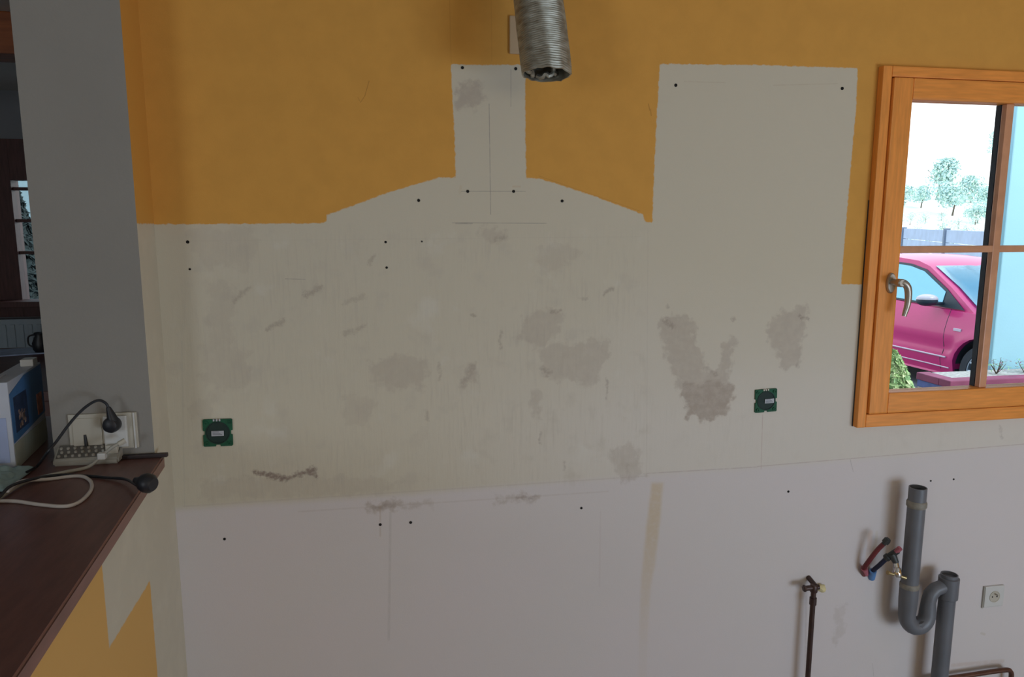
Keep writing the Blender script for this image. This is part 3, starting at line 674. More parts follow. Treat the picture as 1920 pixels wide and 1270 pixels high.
# ------------------------------------------------------------------ red and blue water pipes with a stop valve
wp = onY(1621, 1074); OW = Vector((wp.x, 0, wp.z))
rp_ = empty('red_water_pipe', OW); tag(rp_, 'capped red water pipe sticking out of the wall left of the grey waste pipe', 'pipe')
def W_(px, py, Y): return onY(px, py, Y)-OW
bm = bmesh.new(); add_tube(bm, spline([W_(1620, 1078, 0.0)*1, W_(1619, 1068, -0.018), W_(1628, 1054, -0.035), W_(1645, 1032, -0.055), W_(1660, 1017, -0.07)], 6), 0.0078, 12); obj('pipe', bm, m_red, rp_, True)
bm = bmesh.new(); add_tube(bm, [W_(1623, 1076, 0.0), W_(1620, 1066, -0.022)], 0.0105, 12); obj('sleeve', bm, m_redsl, rp_, True)
bm = bmesh.new()
d0 = W_(1657, 1020, -0.068); d1 = W_(1670, 1007, -0.082)
add_lathe(bm, [(0.0085, 0), (0.0085, 0.006), (0.0125, 0.007), (0.0125, 0.019), (0.009, 0.021), (0.009, 0.024)], d0, d1-d0, 6); obj('end_cap', bm, m_fitting, rp_)
bp_ = empty('blue_water_pipe', OW+Vector((0.02, 0, -0.006))); tag(bp_, 'blue water pipe ending in a dark tee with a shiny stop valve', 'pipe')
OB = OW+Vector((0.02, 0, -0.006))
def B_(px, py, Y): return onY(px, py, Y)-OB
bm = bmesh.new(); add_tube(bm, spline([B_(1634, 1082, 0.0), B_(1637, 1071, -0.02), B_(1649, 1060, -0.035), B_(1663, 1047, -0.05)], 6), 0.0075, 12); obj('pipe', bm, m_blue, bp_, True)
bm = bmesh.new(); add_tube(bm, [B_(1634, 1084, 0.0), B_(1637, 1071, -0.022)], 0.0115, 12); obj('sleeve', bm, m_bluesl, bp_, True)
bm = bmesh.new()
a0 = B_(1660, 1048, -0.048); a1 = B_(1683, 1033, -0.075)
add_lathe(bm, [(0.009, 0), (0.0125, 0.003), (0.0125, 0.014), (0.010, 0.016), (0.010, (a1-a0).length)], a0, a1-a0, 12)
mid = a0.lerp(a1, 0.55); v1 = B_(1680, 1056, -0.075); add_tube(bm, [mid, v1], [0.013, 0.0095], 12)
obj('tee_fitting', bm, m_fitting, bp_, True)
bm = bmesh.new(); e0 = B_(1680, 1035, -0.073); e1 = B_(1688, 1028, -0.082); add_lathe(bm, [(0.0085, 0), (0.0085, (e1-e0).length)], e0, e1-e0, 12); obj('pipe_end', bm, m_redsl, bp_, True)
bm = bmesh.new(); v2 = B_(1683, 1078, -0.09)
add_tube(bm, [v1+(mid-v1)*0.1, v1.lerp(v2, 0.4)], [0.0085, 0.0095], 12)
vb = v1.lerp(v2, 0.8)
add_lathe(bm, [(0.009, -0.016), (0.0125, -0.012), (0.0135, 0.0), (0.0125, 0.012), (0.009, 0.016)], vb, (v2-v1), 16)
obj('valve_body', bm, m_chrome, bp_, True)
bm = bmesh.new(); h0 = B_(1664, 1074, -0.085); h1 = B_(1698, 1084, -0.092)
add_tube(bm, [h0, h0.lerp(h1, 0.25), h0.lerp(h1, 0.5), h0.lerp(h1, .75), h1], [0.0075, 0.0045, 0.006, 0.0045, 0.0065], 10); obj('valve_lever', bm, m_brass, bp_, True)

# ------------------------------------------------------------------ brown gas pipe with elbow
gt = onY(1526, 1102, -0.045); gp = empty('gas_pipe', (gt.x, -0.045, Z0)); tag(gp, 'dark brown upright pipe with a tarnished elbow at its top, left of the water pipes', 'pipe')
OG = Vector((gt.x, -0.045, Z0)); gl = onY(1510, 1103, -0.045).x
bm = bmesh.new(); add_tube(bm, [Vector((0, 0, 0.001)), Vector((0, 0, gt.z-Z0))], 0.0085, 14); obj('pipe', bm, m_copper, gp, True)
hz_ = gt.z-Z0
bm = bmesh.new(); add_tube(bm, [Vector((gl-gt.x, 0, hz_)), Vector((0.018, 0, hz_))], 0.0085, 12)
add_lathe(bm, [(0.011, -0.016), (0.0125, -0.013), (0.0125, 0.006), (0.010, 0.010)], (0, 0, hz_), (0, 0, 1), 12); obj('elbow', bm, m_copper, gp, True)
bm = bmesh.new(); add_lathe(bm, [(0.0115, 0), (0.0115, 0.006), (0.007, 0.008)], (gl-gt.x, 0, hz_), (-1, 0, 0), 6); obj('end_nut', bm, m_copper, gp)
bm = bmesh.new(); add_tube(bm, [Vector((0.006, 0.0, hz_+0.004)), Vector((0.008, 0.045, hz_+0.012))], 0.0085, 12); obj('wall_stub', bm, m_copper, gp, True)
bm = bmesh.new(); add_lathe(bm, [(0.0115, -0.012), (0.0115, 0.012)], (0, 0, hz_-0.048), (0, 0, 1), 14); obj('coupling', bm, m_copper, gp, True)
bm = bmesh.new(); bmesh.ops.create_icosphere(bm, subdivisions=3, radius=0.016)
for v_ in bm.verts:
    v_.co *= 1+0.35*noise.noise(v_.co*90); v_.co = Vector((v_.co.x*1.0+0.052, v_.co.y*0.75+0.033, v_.co.z*0.8+hz_-0.024))
obj('filler_blob', bm, m_foam, gp, True)

# copper pipe along the foot of the wall
c0 = onY(1768, 1262, -0.035); c1 = onY(1890, 1256, -0.035)
cp = empty('copper_pipe', (c0.x, -0.035, c1.z)); tag(cp, 'thin copper pipe running along the foot of the wall at the bottom right corner', 'pipe')
bm = bmesh.new()
add_tube(bm, spline([(-0.06, 0, -0.004), (0.1, 0, -0.002), (c1.x-c0.x-0.02, 0, 0), (c1.x-c0.x+0.012, 0, -0.010), (c1.x-c0.x+0.018, 0, -0.04), (c1.x-c0.x+0.018, 0, Z0-c1.z+0.001)], 6), 0.0085, 12)
obj('pipe', bm, m_copper2, cp, True)

# ------------------------------------------------------------------ counter
CZ = 1.064; TH = 0.032
ct = empty('breakfast_counter', (-0.8, -0.6, 1.032)); tag(ct, 'dark brown breakfast counter top on the low wall at the left', 'counter'); OC = Vector((-0.8, -0.6, 1.032))
bm = bmesh.new()
e_ = [(-0.523, PY-0.001), (-0.483, -0.837), (-0.462, -1.2), (-0.43, -2.6), (-1.12, -2.6), (-1.12, 0.34), (PXL-0.004, 0.34), (PXL-0.004, PY-0.001)]
e_ = [(x-OC.x, y-OC.y) for x, y in e_]
b2 = bmesh.new(); vs = [b2.verts.new((x, y, 0)) for x, y in e_]; f = b2.faces.new(vs)
g = bmesh.ops.extrude_face_region(b2, geom=[f])
for v_ in g['geom']:
    if isinstance(v_, bmesh.types.BMVert): v_.co.z = TH
bmesh.ops.recalc_face_normals(b2, faces=b2.faces)
bmesh.ops.bevel(b2, geom=[e for e in b2.edges if e.calc_length() > 0.1 and abs(e.verts[0].co.z-e.verts[1].co.z) < 1e-4], offset=0.004, segments=3, affect='EDGES')
bmesh.ops.recalc_face_normals(b2, faces=b2.faces)
for f in b2.faces: f.material_index = 1 if (abs(f.normal.z) < 0.75) else 0
me = bpy.data.meshes.new('top'); b2.to_mesh(me); b2.free(); link('top', me, [m_counter, m_counter_edge], ct)
bm.free()
bm = bmesh.new(); s0 = onZ(190, 857, CZ); 
add_box(bm, (-0.715-OC.x, PY-0.016-OC.y, TH+0.0002), (-0.512-OC.x, PY-0.002-OC.y, TH+0.010), 0.002); obj('back_strip', bm, m_blackstrip, ct)

# socket plates on the pillar
sk = empty('pillar_socket', (0, 0, 0)); 
kL = onY(128, 776, PY); kR = onY(262, 838, PY); KZ0, KZ1 = kR.z, kL.z-0.002
sk.location = (kL.x, PY, KZ0); tag(sk, 'wide white double socket plate on the grey pillar above the counter', 'socket')
w_ = kR.x-kL.x; h_ = KZ1-KZ0
bm = bmesh.new(); add_box(bm, (0, -0.007, 0), (w_, 0, h_), 0.002); obj('cover_plate', bm, m_cream, sk)
bm = bmesh.new(); add_box(bm, (w_*0.52, -0.016, 0.006), (w_*0.86, -0.007, h_-0.006), 0.003); obj('socket_insert', bm, m_whitep, sk)
bm = bmesh.new(); add_box(bm, (w_*0.06, -0.010, 0.010), (w_*0.48, -0.007, h_-0.010), 0.002); obj('socket_insert', bm, m_cream, sk)
bm = bmesh.new(); add_box(bm, (w_-0.008, -0.011, 0.0), (w_-0.004, -0.007, h_), 0.001); obj('bright_edge', bm, m_whitep, sk)

# black plug in the socket with its cord arching over
pc = onY(209, 797, PY-0.035)
pg = empty('black_plug', pc); tag(pg, 'round black plug in the pillar socket with its cord arching down to the left', 'plug')
bm = bmesh.new(); add_lathe(bm, [(0.015, 0.019), (0.0195, 0.012), (0.0195, -0.004), (0.0165, -0.012), (0.009, -0.016)], (0, 0, 0), (0.1, 1, 0), 24); obj('plug_body', bm, m_black, pg, True)
bm = bmesh.new(); add_tube(bm, [onY(212, 790, PY-0.035)-pc, onY(208, 778, PY-0.036)-pc, onY(203, 764, PY-0.038)-pc], [0.014, 0.010, 0.005], 12); obj('cord_grip', bm, m_black, pg, True)
def Zc_(x, y, h): return onZ(x, y, CZ+h)
bm = bmesh.new()
cpts = [onY(204, 768, -0.188), onY(199, 757, -0.19), onY(186, 751, -0.20), onY(170, 757, -0.21), onY(150, 773, -0.22), onY(128, 798, -0.235), onY(106, 828, -0.25), onY(88, 850, -0.262)]
cpts += [Zc_(70, 874, 0.009), Zc_(50, 886, 0.008)]
add_tube(bm, [p-pc for p in spline(cpts, 8)], 0.0033, 8); obj('cord', bm, m_black, pg, True)

# ------------------------------------------------------------------ small device with rows of buttons and a stub antenna
dv_o = Vector((-0.765, -0.194, CZ))
m_key = mat('worn_key', (0.38, 0.35, 0.30), 0.5, noise_amt=0.05); m_bed = mat('key_bed', (0.12, 0.11, 0.095), 0.6, noise_amt=0.1)
dv = empty('telephone_base', dv_o, (0, 0, 0.0)); tag(dv, 'grey push-button unit with rows of pale keys and a short black antenna', 'telephone')
DW, DD = 0.148, 0.042
def sloped(x0, x1, y0, y1, zf, zb, t=0.0):
    return [(x0, y0, t), (x1, y0, t), (x1, y1, t), (x0, y1, t), (x0, y0, zf), (x1, y0, zf), (x1, y1, zb), (x0, y1, zb)]
def hexa(bm, c8, mat=0):
    vs = [bm.verts.new(c) for c in c8]
    for f in [(0, 3, 2, 1), (4, 5, 6, 7), (0, 1, 5, 4), (1, 2, 6, 5), (2, 3, 7, 6), (3, 0, 4, 7)]: bm.faces.new([vs[i] for i in f]).material_index = mat
zf_, zb_ = 0.014, 0.044
bm = bmesh.new(); hexa(bm, sloped(0, DW, 0, DD, zf_, zb_)); bmesh.ops.bevel(bm, geom=list(bm.edges), offset=0.004, segments=2, affect='EDGES'); obj('casing', bm, m_cableg, dv)
bm = bmesh.new(); hexa(bm, [(c[0], c[1], c[2]+0.0) for c in sloped(0.006, DW-0.03, 0.006, DD-0.006, zf_+0.005, zb_-0.002)]);  obj('key_bed', bm, m_bed, dv)
sl_ = (zb_-zf_)/DD
for r in range(3):
    for k in range(7):
        bm = bmesh.new(); x_ = 0.012+k*0.0155+0.004*(r % 2); y_ = 0.010+r*0.0095; z_ = zf_+sl_*y_
        add_lathe(bm, [(0.0038, 0), (0.0036, 0.004), (0.0024, 0.005)], (x_, y_, z_), (0, -0.2, 1), 8)
        obj('key', bm, m_key if (r*7+k) % 3 != 1 else m_cableg, dv, True)
bm = bmesh.new(); add_tube(bm, [Vector((0.068, DD-0.010, zb_-0.004)), Vector((0.066, DD-0.008, zb_+0.024))], [0.0042, 0.003], 10); obj('antenna', bm, m_black, dv, True)
bm = bmesh.new(); add_box(bm, (DW-0.032, 0.012, zf_+0.008), (DW-0.004, DD-0.006, zb_-0.001), 0.003); obj('side_block', bm, m_cream, dv)

# cables lying on the counter
def cable(name, label, pts, r, m, parts=()):
    o = pts[0].copy(); e = empty(name, o); tag(e, label, 'cable')
    bm = bmesh.new(); add_tube(bm, [p-o for p in spline(pts, 10)], r, 10); obj('cord', bm, m, e, True); return e, o
def Zc(x, y, h=0.0): return onZ(x, y, CZ+h)
e1, o_ = cable('grey_cable', 'beige-grey cable with a small connector lying along the pillar foot on the counter',
     [onY(231, 828, -0.205), onY(212, 838, -0.213), onY(192, 854, -0.216), Zc(165, 876, .006), Zc(120, 886, .006), Zc(75, 896, .006), Zc(40, 908, .006), Zc(5, 930, .006), Zc(-40, 960, .006)], 0.0042, m_cableg)
bm = bmesh.new(); q0 = onY(192, 856, -0.216)-o_; add_box(bm, (q0.x-0.009, q0.y-0.010, q0.z-0.006), (q0.x+0.009, q0.y+0.008, q0.z+0.010), 0.003); k = obj('connector', bm, m_whitep, e1); tag(k, 'white connector')
bm = bmesh.new(); add_tube(bm, [onY(235, 826, -0.203)-o_, onY(222, 833, -0.209)-o_], [0.007, 0.0065], 8); obj('jack', bm, m_cream, e1, True)
cable('white_cable', 'white cable lying in a rounded loop across the brown counter',
     [Zc(14, 921, .0150), Zc(40, 903, .0150), Zc(90, 899, .0050), Zc(145, 893, .0042), Zc(167, 900, .0042), Zc(172, 915, .0042), Zc(160, 933, .0042), Zc(140, 946, .0042), Zc(115, 950, .0042), Zc(70, 946, .0042), Zc(25, 940, .0042), Zc(-30, 941, .0042)], 0.0040, m_cablew)
bo = Zc(274, 909, 0.0235)
e2, o_ = cable('black_cable', 'black cable whose plug lies over the front corner of the counter',
     [bo+Vector((-0.018, 0.0, -0.001)), Zc(235, 899, .010), Zc(200, 896, .0045), Zc(150, 892, .0045), Zc(100, 892, .0060), Zc(60, 899, .0160), Zc(20, 912, .0240), Zc(-5, 935, .0170), Zc(-40, 950, .0170)], 0.0033, m_black)
bm = bmesh.new()
pd = Vector((0.88, -0.45, -0.12)).normalized(); p0_ = bo-o_+Vector((0.002, -0.006, 0.006))
add_tube(bm, [p0_-pd*0.030, p0_-pd*0.018, p0_-pd*0.010, p0_, p0_+pd*0.012, p0_+pd*0.020], [0.006, 0.010, 0.018, 0.0215, 0.0205, 0.014], 18)
obj('plug_body', bm, m_black, e2, True)

# ------------------------------------------------------------------ carton with a blue printed face
bN = Vector((-0.841, -0.202, CZ)); bd = Vector((-0.881+0.841, 0.12+0.202, 0)).normalized()
bx = empty('carton', bN, (0, 0, math.atan2(bd.y, bd.x))); tag(bx, 'white and blue printed cardboard carton standing on the counter by the pillar', 'box')
m_card = mat('white_card', (0.50, 0.52, 0.58), 0.55, noise_amt=0.04); m_cardl = mat('carton_lower', (0.40, 0.42, 0.34), 0.55, noise_amt=0.12, noise_scale=12)
m_blueprint = mat('blue_print', (0.07, 0.18, 0.37), 0.4, noise_amt=0.15, noise_scale=14); m_navy = mat('navy_print', (0.03, 0.05, 0.10), 0.4, noise_amt=0.4, noise_scale=40)
m_pic = mat('picture_print', (0.30, 0.20, 0.16), 0.5, noise_amt=0.8, noise_scale=60); m_orange = mat('orange_print', (0.42, 0.16, 0.09), 0.5, noise_amt=0.4, noise_scale=40)
LB, WB, HB = 0.27, 0.050, 0.215       # local x = along the blue face (away), local +y = left side
bm = bmesh.new(); add_box(bm, (0, 0, 0), (LB, WB, HB), 0.0015); obj('carton_body', bm, m_card, bx)
def face_rect(name, x0, x1, z0, z1, m, d=0.0006, parent=bx):
    bm = bmesh.new(); add_box(bm, (x0, -d, z0), (x1, -d+0.0006, z1)); return obj(name, bm, m, parent)
bm = bmesh.new(); add_prism(bm, [(0.004, 0.065), (LB-0.001, 0.08), (LB-0.001, HB-0.004), (0.12, HB-0.006), (0.004, HB-0.030)], -0.0010, -0.0002); obj('printed_panel', bm, m_blueprint, bx)
face_rect('lower_panel', 0.004, LB-0.001, 0.002, 0.062, m_cardl, 0.0008)
pp = face_rect('picture', 0.025, 0.125, 0.085, 0.172, m_navy, 0.0016)
bm = bmesh.new()
for i in range(16):
    x_ = 0.055+random.random()*0.055; z_ = 0.092+random.random()*0.045; s_ = 0.003+random.random()*0.005
    add_box(bm, (x_-s_, -0.0022, z_-s_), (x_+s_, -0.0016, z_+s_))
obj('printed_food', bm, m_pic, pp)
face_rect('orange_panel', 0.205, 0.25, 0.085, 0.14, m_orange, 0.0016)
bm = bmesh.new(); add_box(bm, (0.002, WB-0.02, HB-0.001), (0.10, WB-0.002, HB+0.004), 0.001); obj('top_flap', bm, m_card, bx)
bm = bmesh.new(); add_box(bm, (0.21, 0.0, HB), (0.25, 0.03, HB+0.018), 0.002); obj('white_tab', bm, m_whitep, bx)
bm = bmesh.new(); add_box(bm, (-0.0012, 0.01, 0.02), (-0.0002, WB-0.01, 0.13)); obj('side_print', bm, mat('pale_blue_print', (0.36, 0.42, 0.62), 0.5, noise_amt=0.05), bx)

# crumpled pale cloth at the left edge of the counter
cc = Zc(-20, 905); cl = empty('cloth', cc); tag(cl, 'crumpled pale turquoise cloth at the left end of the counter, before the carton', 'cloth')
bm = bmesh.new(); n = 26; G = []
for i in range(n):
    row = []
    for j in range(n):
        a, b_ = i/(n-1)-0.5, j/(n-1)-0.5; edge = max(0, 1-(2*max(abs(a), abs(b_)))**3)
        z_ = 0.003+edge*(0.012+0.030*abs(noise.noise(Vector((a*3.4, b_*3.4, 1.2))))+0.010*noise.noise(Vector((a*9, b_*9, 4))))
        row.append(bm.verts.new((a*0.13, b_*0.16, max(0.0006, z_))))
    G.append(row)
for i in range(n-1):
    for j in range(n-1): bm.faces.new([G[i][j], G[i+1][j], G[i+1][j+1], G[i][j+1]])
o = obj('fabric', bm, mat('turquoise_cloth', (0.26, 0.36, 0.36), 0.85, noise_amt=0.06), cl, True)
sm = o.modifiers.new('s', 'SOLIDIFY'); sm.thickness = 0.0016; sm.offset = 1

# ------------------------------------------------------------------ other room: table, heater, bits on the sill
tb_z = onY(30, 652, 1.95).z
tb = empty('dining_table', (-1.9, 1.4, Z0)); tag(tb, 'dark wooden table in the dim room behind the counter', 'table')
tz = tb_z-Z0
bm = bmesh.new(); add_box(bm, (-0.8, -0.55, tz-0.04), (0.8, 0.55, tz), 0.005); obj('table_top', bm, m_dkwood, tb)
for sx_ in (-1, 1):
    for sy_ in (-1, 1):
        bm = bmesh.new(); add_box(bm, (sx_*0.72-0.035, sy_*0.48-0.035, 0), (sx_*0.72+0.035, sy_*0.48+0.035, tz-0.04), 0.003); obj('leg', bm, m_dkwood, tb)
bm = bmesh.new(); add_box(bm, (-0.70, -0.46, tz-0.13), (0.70, -0.44, tz-0.04)); obj('apron', bm, m_dkwood, tb)
bm = bmesh.new(); add_box(bm, (-0.70, 0.44, tz-0.13), (0.70, 0.46, tz-0.04)); obj('apron', bm, m_dkwood, tb)
pp0 = onZ(18, 662, tb_z)
bm = bmesh.new(); add_box(bm, (-0.15, -0.105, 0), (0.15, 0.105, 0.006), 0.001); pa = obj('paper_stack', bm, mat('blue_paper', (0.36, 0.44, 0.62), 0.6, noise_amt=0.15, noise_scale=18)); pa.location = (pp0.x+0.02, pp0.y, tb_z+0.0005); pa.rotation_euler = (0, 0, 0.3)
tag(pa, 'pale blue papers lying on the dark table in the dim room', 'paper')
rz0, rz1 = onY(30, 652, FY-0.12).z-0.35, onY(30, 598, FY-0.12).z
rd = empty('radiator', (-2.5, FY-0.10, rz0)); tag(rd, 'pale panel heater under the far window of the dim room', 'radiator')
m_rad = mat('pale_enamel', (0.42, 0.50, 0.55), 0.45, noise_amt=0.03)
bm = bmesh.new(); add_box(bm, (-0.5, -0.05, 0), (0.5, 0.04, rz1-rz0), 0.008); obj('panel', bm, m_rad, rd)
for i in range(16):
    bm = bmesh.new(); add_box(bm, (-0.46+i*0.06, -0.058, 0.04), (-0.43+i*0.06, -0.05, rz1-rz0-0.04), 0.003); obj('rib', bm, m_rad, rd)
for sx_ in (-0.4, 0.4):
    bm = bmesh.new(); add_box(bm, (sx_-0.02, 0.04, 0.1), (sx_+0.02, 0.0995, 0.2), 0.002); obj('bracket', bm, m_rad, rd)
kp = onY(75, 612, FY-0.28)
pot = empty('dark_jug', (onY(71, 590, 1.75).x, 1.75, tb_z)); tag(pot, 'small dark jug on the table edge in the dim room beside the pillar', 'jug')
bm = bmesh.new(); add_lathe(bm, [(0.022, 0.0005), (0.034, 0.02), (0.036, 0.05), (0.022, 0.085), (0.026, 0.10), (0.022, 0.10), (0.018, 0.088)], (0, 0, 0), (0, 0, 1), 20); obj('body', bm, m_black, pot, True)
bm = bmesh.new(); add_tube(bm, spline([(-0.024, 0, 0.09), (-0.05, 0, 0.08), (-0.052, 0, 0.045), (-0.033, 0, 0.03)], 5), 0.004, 8); obj('handle', bm, m_black, pot, True)

# ------------------------------------------------------------------ foliage tools
def leaves(name, n, shape, size, mats, parent, kind='stuff'):
    """n small folded leaves scattered by shape() -> (pos, normal)"""
    V = []; Fc = []; mi = []
    for i in range(n):
        p, nn_ = shape(); nn_ = (nn_+Vector((random.uniform(-.6, .6), random.uniform(-.6, .6), random.uniform(-.4, .8)))).normalized()
        u_, v_ = frame_of(nn_); a = random.uniform(0, 2*PI); d1 = u_*math.cos(a)+v_*math.sin(a); d2 = nn_.cross(d1)
        s = size*random.uniform(0.6, 1.3); b_ = len(V)
        V += [p-d1*s, p+d2*s*0.45+nn_*s*0.15, p+d1*s, p-d2*s*0.45+nn_*s*0.15]
        Fc += [(b_, b_+1, b_+2), (b_, b_+2, b_+3)]; k = random.randrange(len(mats)); mi += [k, k]
    me = bpy.data.meshes.new(name); me.from_pydata([tuple(v) for v in V], [], Fc)
    for m_ in mats: me.materials.append(m_)
    me.polygons.foreach_set('material_index', mi)
    o = bpy.data.objects.new(name, me); COL.objects.link(o); o.parent = parent; o['kind'] = kind; return o
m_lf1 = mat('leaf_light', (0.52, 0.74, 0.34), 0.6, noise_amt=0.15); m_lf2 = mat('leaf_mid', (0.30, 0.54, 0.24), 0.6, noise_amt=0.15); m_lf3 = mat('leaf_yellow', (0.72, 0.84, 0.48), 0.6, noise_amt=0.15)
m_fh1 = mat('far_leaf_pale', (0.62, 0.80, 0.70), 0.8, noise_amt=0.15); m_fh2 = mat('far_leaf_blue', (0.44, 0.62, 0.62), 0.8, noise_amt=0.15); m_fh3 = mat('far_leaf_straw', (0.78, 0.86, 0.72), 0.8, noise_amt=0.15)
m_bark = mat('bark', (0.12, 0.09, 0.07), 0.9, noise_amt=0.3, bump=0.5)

# ------------------------------------------------------------------ outdoors
GZ = -0.205
m_asph = mat('asphalt', (0.17, 0.19, 0.22), 0.9, noise_amt=0.15, noise_scale=30, bump=0.4)
bm = bmesh.new(); add_box(bm, (-40, T+0.001, GZ-0.2), (70, 30, GZ)); tag(obj('driveway', bm, m_asph), kind='structure')
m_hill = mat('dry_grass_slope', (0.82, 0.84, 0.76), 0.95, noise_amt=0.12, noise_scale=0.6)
bm = bmesh.new(); nxh, nyh = 60, 40; G = []
def hill_z(x, y):
    t = max(0, min(1, (y-29)/52)); t = t*t*(3-2*t)
    base = GZ + t*(5.6+0.010*(x-30)) 
    return base + 0.45*t*noise.noise(Vector((x*0.06, y*0.06, 0))) + (0.10*noise.noise(Vector((x*.4, y*.4, 2)))*t)
for i in range(nxh+1):
    G.append([bm.verts.new((-30+170*i/nxh, 29.9+90*j/nyh, hill_z(-30+170*i/nxh, 29.9+90*j/nyh))) for j in range(nyh+1)])
for i in range(nxh):
    for j in range(nyh): bm.faces.new([G[i][j], G[i+1][j], G[i+1][j+1], G[i][j+1]])
tag(obj('hillside', bm, m_hill, None, True), kind='structure')

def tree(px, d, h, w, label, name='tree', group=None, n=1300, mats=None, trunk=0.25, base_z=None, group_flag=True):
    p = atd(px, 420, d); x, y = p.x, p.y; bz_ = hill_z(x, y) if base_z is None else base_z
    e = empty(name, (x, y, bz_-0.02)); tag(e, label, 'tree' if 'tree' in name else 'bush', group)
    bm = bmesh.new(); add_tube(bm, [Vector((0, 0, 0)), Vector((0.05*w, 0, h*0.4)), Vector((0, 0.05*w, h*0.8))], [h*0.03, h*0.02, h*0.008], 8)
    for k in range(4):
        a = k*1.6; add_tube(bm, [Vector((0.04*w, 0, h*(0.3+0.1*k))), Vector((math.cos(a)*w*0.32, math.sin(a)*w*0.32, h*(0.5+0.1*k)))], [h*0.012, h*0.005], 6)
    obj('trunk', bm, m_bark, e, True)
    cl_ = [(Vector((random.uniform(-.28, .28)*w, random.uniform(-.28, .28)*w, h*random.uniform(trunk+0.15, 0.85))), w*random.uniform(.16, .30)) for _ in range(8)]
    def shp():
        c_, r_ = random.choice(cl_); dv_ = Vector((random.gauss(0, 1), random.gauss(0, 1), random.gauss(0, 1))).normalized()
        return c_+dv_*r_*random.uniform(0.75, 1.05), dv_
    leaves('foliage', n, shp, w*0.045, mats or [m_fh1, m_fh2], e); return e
TR = [(1684, 62, 2.4, 2.6, 'small dark green tree on the hill at the left edge of the window view'),
      (1752, 72, 4.0, 4.2, 'tallest of the bushy pale trees on the hill crest beyond the fence'),
      (1784, 62, 2.6, 3.2, 'blue-green rounded tree right of the tallest crest tree'),
      (1816, 70, 2.3, 3.2, 'low spreading tree on the crest between the rounded tree and the window bar'),
      (1724, 66, 1.9, 2.4, 'low rounded tree on the crest between the left dark tree and the tallest tree'),
      (1832, 58, 1.7, 2.0, 'smallest crest tree, squeezed between two wider ones near the window bar'),
      (1850, 64, 2.5, 2.4, 'leafy tree on the crest close behind the window bar'),
      (1856, 88, 8.6, 2.2, 'tall thin tree standing alone above the crest near the window bar')]
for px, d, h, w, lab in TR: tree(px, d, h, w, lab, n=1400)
SB = [(1702, 46, 'pale scrub bush on the slope closest to the window frame, low'), (1722, 50, 'pale scrub bush on the slope just left above the fence post'), (1744, 45, 'pale scrub bush low on the slope right of the fence post'),
      (1768, 50, 'pale scrub bush on the slope under the tallest crest tree'), (1790, 45, 'pale scrub bush low on the slope below the rounded blue-green tree'), (1814, 50, 'pale scrub bush on the slope below the low spreading tree'),
      (1838, 46, 'pale scrub bush low on the slope nearest the window bar'), (1706, 56, 'pale scrub bush high on the slope near the window frame'), (1734, 57, 'pale scrub bush high on the slope left of the tallest crest tree'),
      (1764, 59, 'pale scrub bush high on the slope just under the tallest crest tree'), (1797, 54, 'pale scrub bush high on the slope between the rounded and the spreading tree'), (1828, 57, 'pale scrub bush high on the slope near the window bar')]
for px, d, lab in SB:
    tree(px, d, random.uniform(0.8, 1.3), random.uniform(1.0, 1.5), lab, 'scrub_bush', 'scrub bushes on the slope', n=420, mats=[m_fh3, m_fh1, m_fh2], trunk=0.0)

# panel fence
A = atd(1660, 420, 23.5); B = atd(1915, 420, 12.0)
fa = Vector((A.x, A.y, GZ)); fb = Vector((B.x, B.y, GZ)); fdv = (fb-fa); fl_ = fdv.length; fdn = fdv.normalized(); nb = 5
fe = empty('panel_fence', fa, (0, 0, math.atan2(fdn.y, fdn.x))); tag(fe, 'grey-blue panel fence with posts behind the red car', 'fence')
m_fence = mat('grey_fence_board', (0.46, 0.55, 0.70), 0.8, noise_amt=0.10, noise_scale=3); m_post = mat('fence_post', (0.20, 0.25, 0.33), 0.8, noise_amt=0.1)
FH = 1.50-GZ; t1_ = (atd(1723, 420, 20.6)-A).length/fl_
posts = [0.0, t1_, t1_+(1-t1_)*0.5, 1.0]
pm_ = None
for t in posts:
    bm = bmesh.new(); add_box(bm, (-0.06, -0.06, 0), (0.06, 0.06, FH+0.03), 0.006); o = obj('post', bm, m_post, fe); o.location = (fl_*t, 0, 0)
for s in range(3):
    x0_, x1_ = fl_*posts[s]+0.06, fl_*posts[s+1]-0.06
    for r in range(6):
        hgt = FH/6; bm = bmesh.new(); add_box(bm, (x0_, -0.02, r*hgt+0.006), (x1_, 0.02, (r+1)*hgt-0.006), 0.004); obj('board', bm, m_fence, fe)

# white rendered wing of the building
m_render = mat('white_render', (0.36, 0.66, 0.78), 0.85, noise_amt=0.03, noise_scale=2, bump=0.2)
wc = onY(1884, 432, 3.30)
bm = bmesh.new(); add_box(bm, (wc.x, 3.30, GZ), (wc.x+5, 3.48, 3.1), 0.01)
ww = obj('wall_garage', bm, m_render); tag(ww, kind='structure')

# low planter in front of it with dark red coping
PX0, PYF, PYB, PTOP = 4.56, 2.93, 3.285, 0.40-GZ
pe = empty('planter', (PX0, PYF, GZ)); tag(pe, 'low planter with a dark red coping over a blue band beside the car wheel', 'planter')
m_cop = mat('dark_red_coping', (0.28, 0.06, 0.13), 0.7, noise_amt=0.15, noise_scale=8); m_bband = mat('blue_band', (0.11, 0.15, 0.38), 0.7, noise_amt=0.15); m_creamst = mat('cream_stone', (0.55, 0.52, 0.47), 0.85, noise_amt=0.15)
PWX = 2.9; PDY = PYB-PYF
for nm, z0_, z1_, ex, m_ in (('stone_base', 0, PTOP-0.12, 0.0, m_creamst), ('blue_course', PTOP-0.12, PTOP-0.06, 0.008, m_bband)):
    bm = bmesh.new(); add_prism(bm, [(-ex, z0_), (PWX, z0_), (PWX, z1_), (-ex, z1_)], -ex, PDY, 0.004); obj(nm, bm, m_, pe)
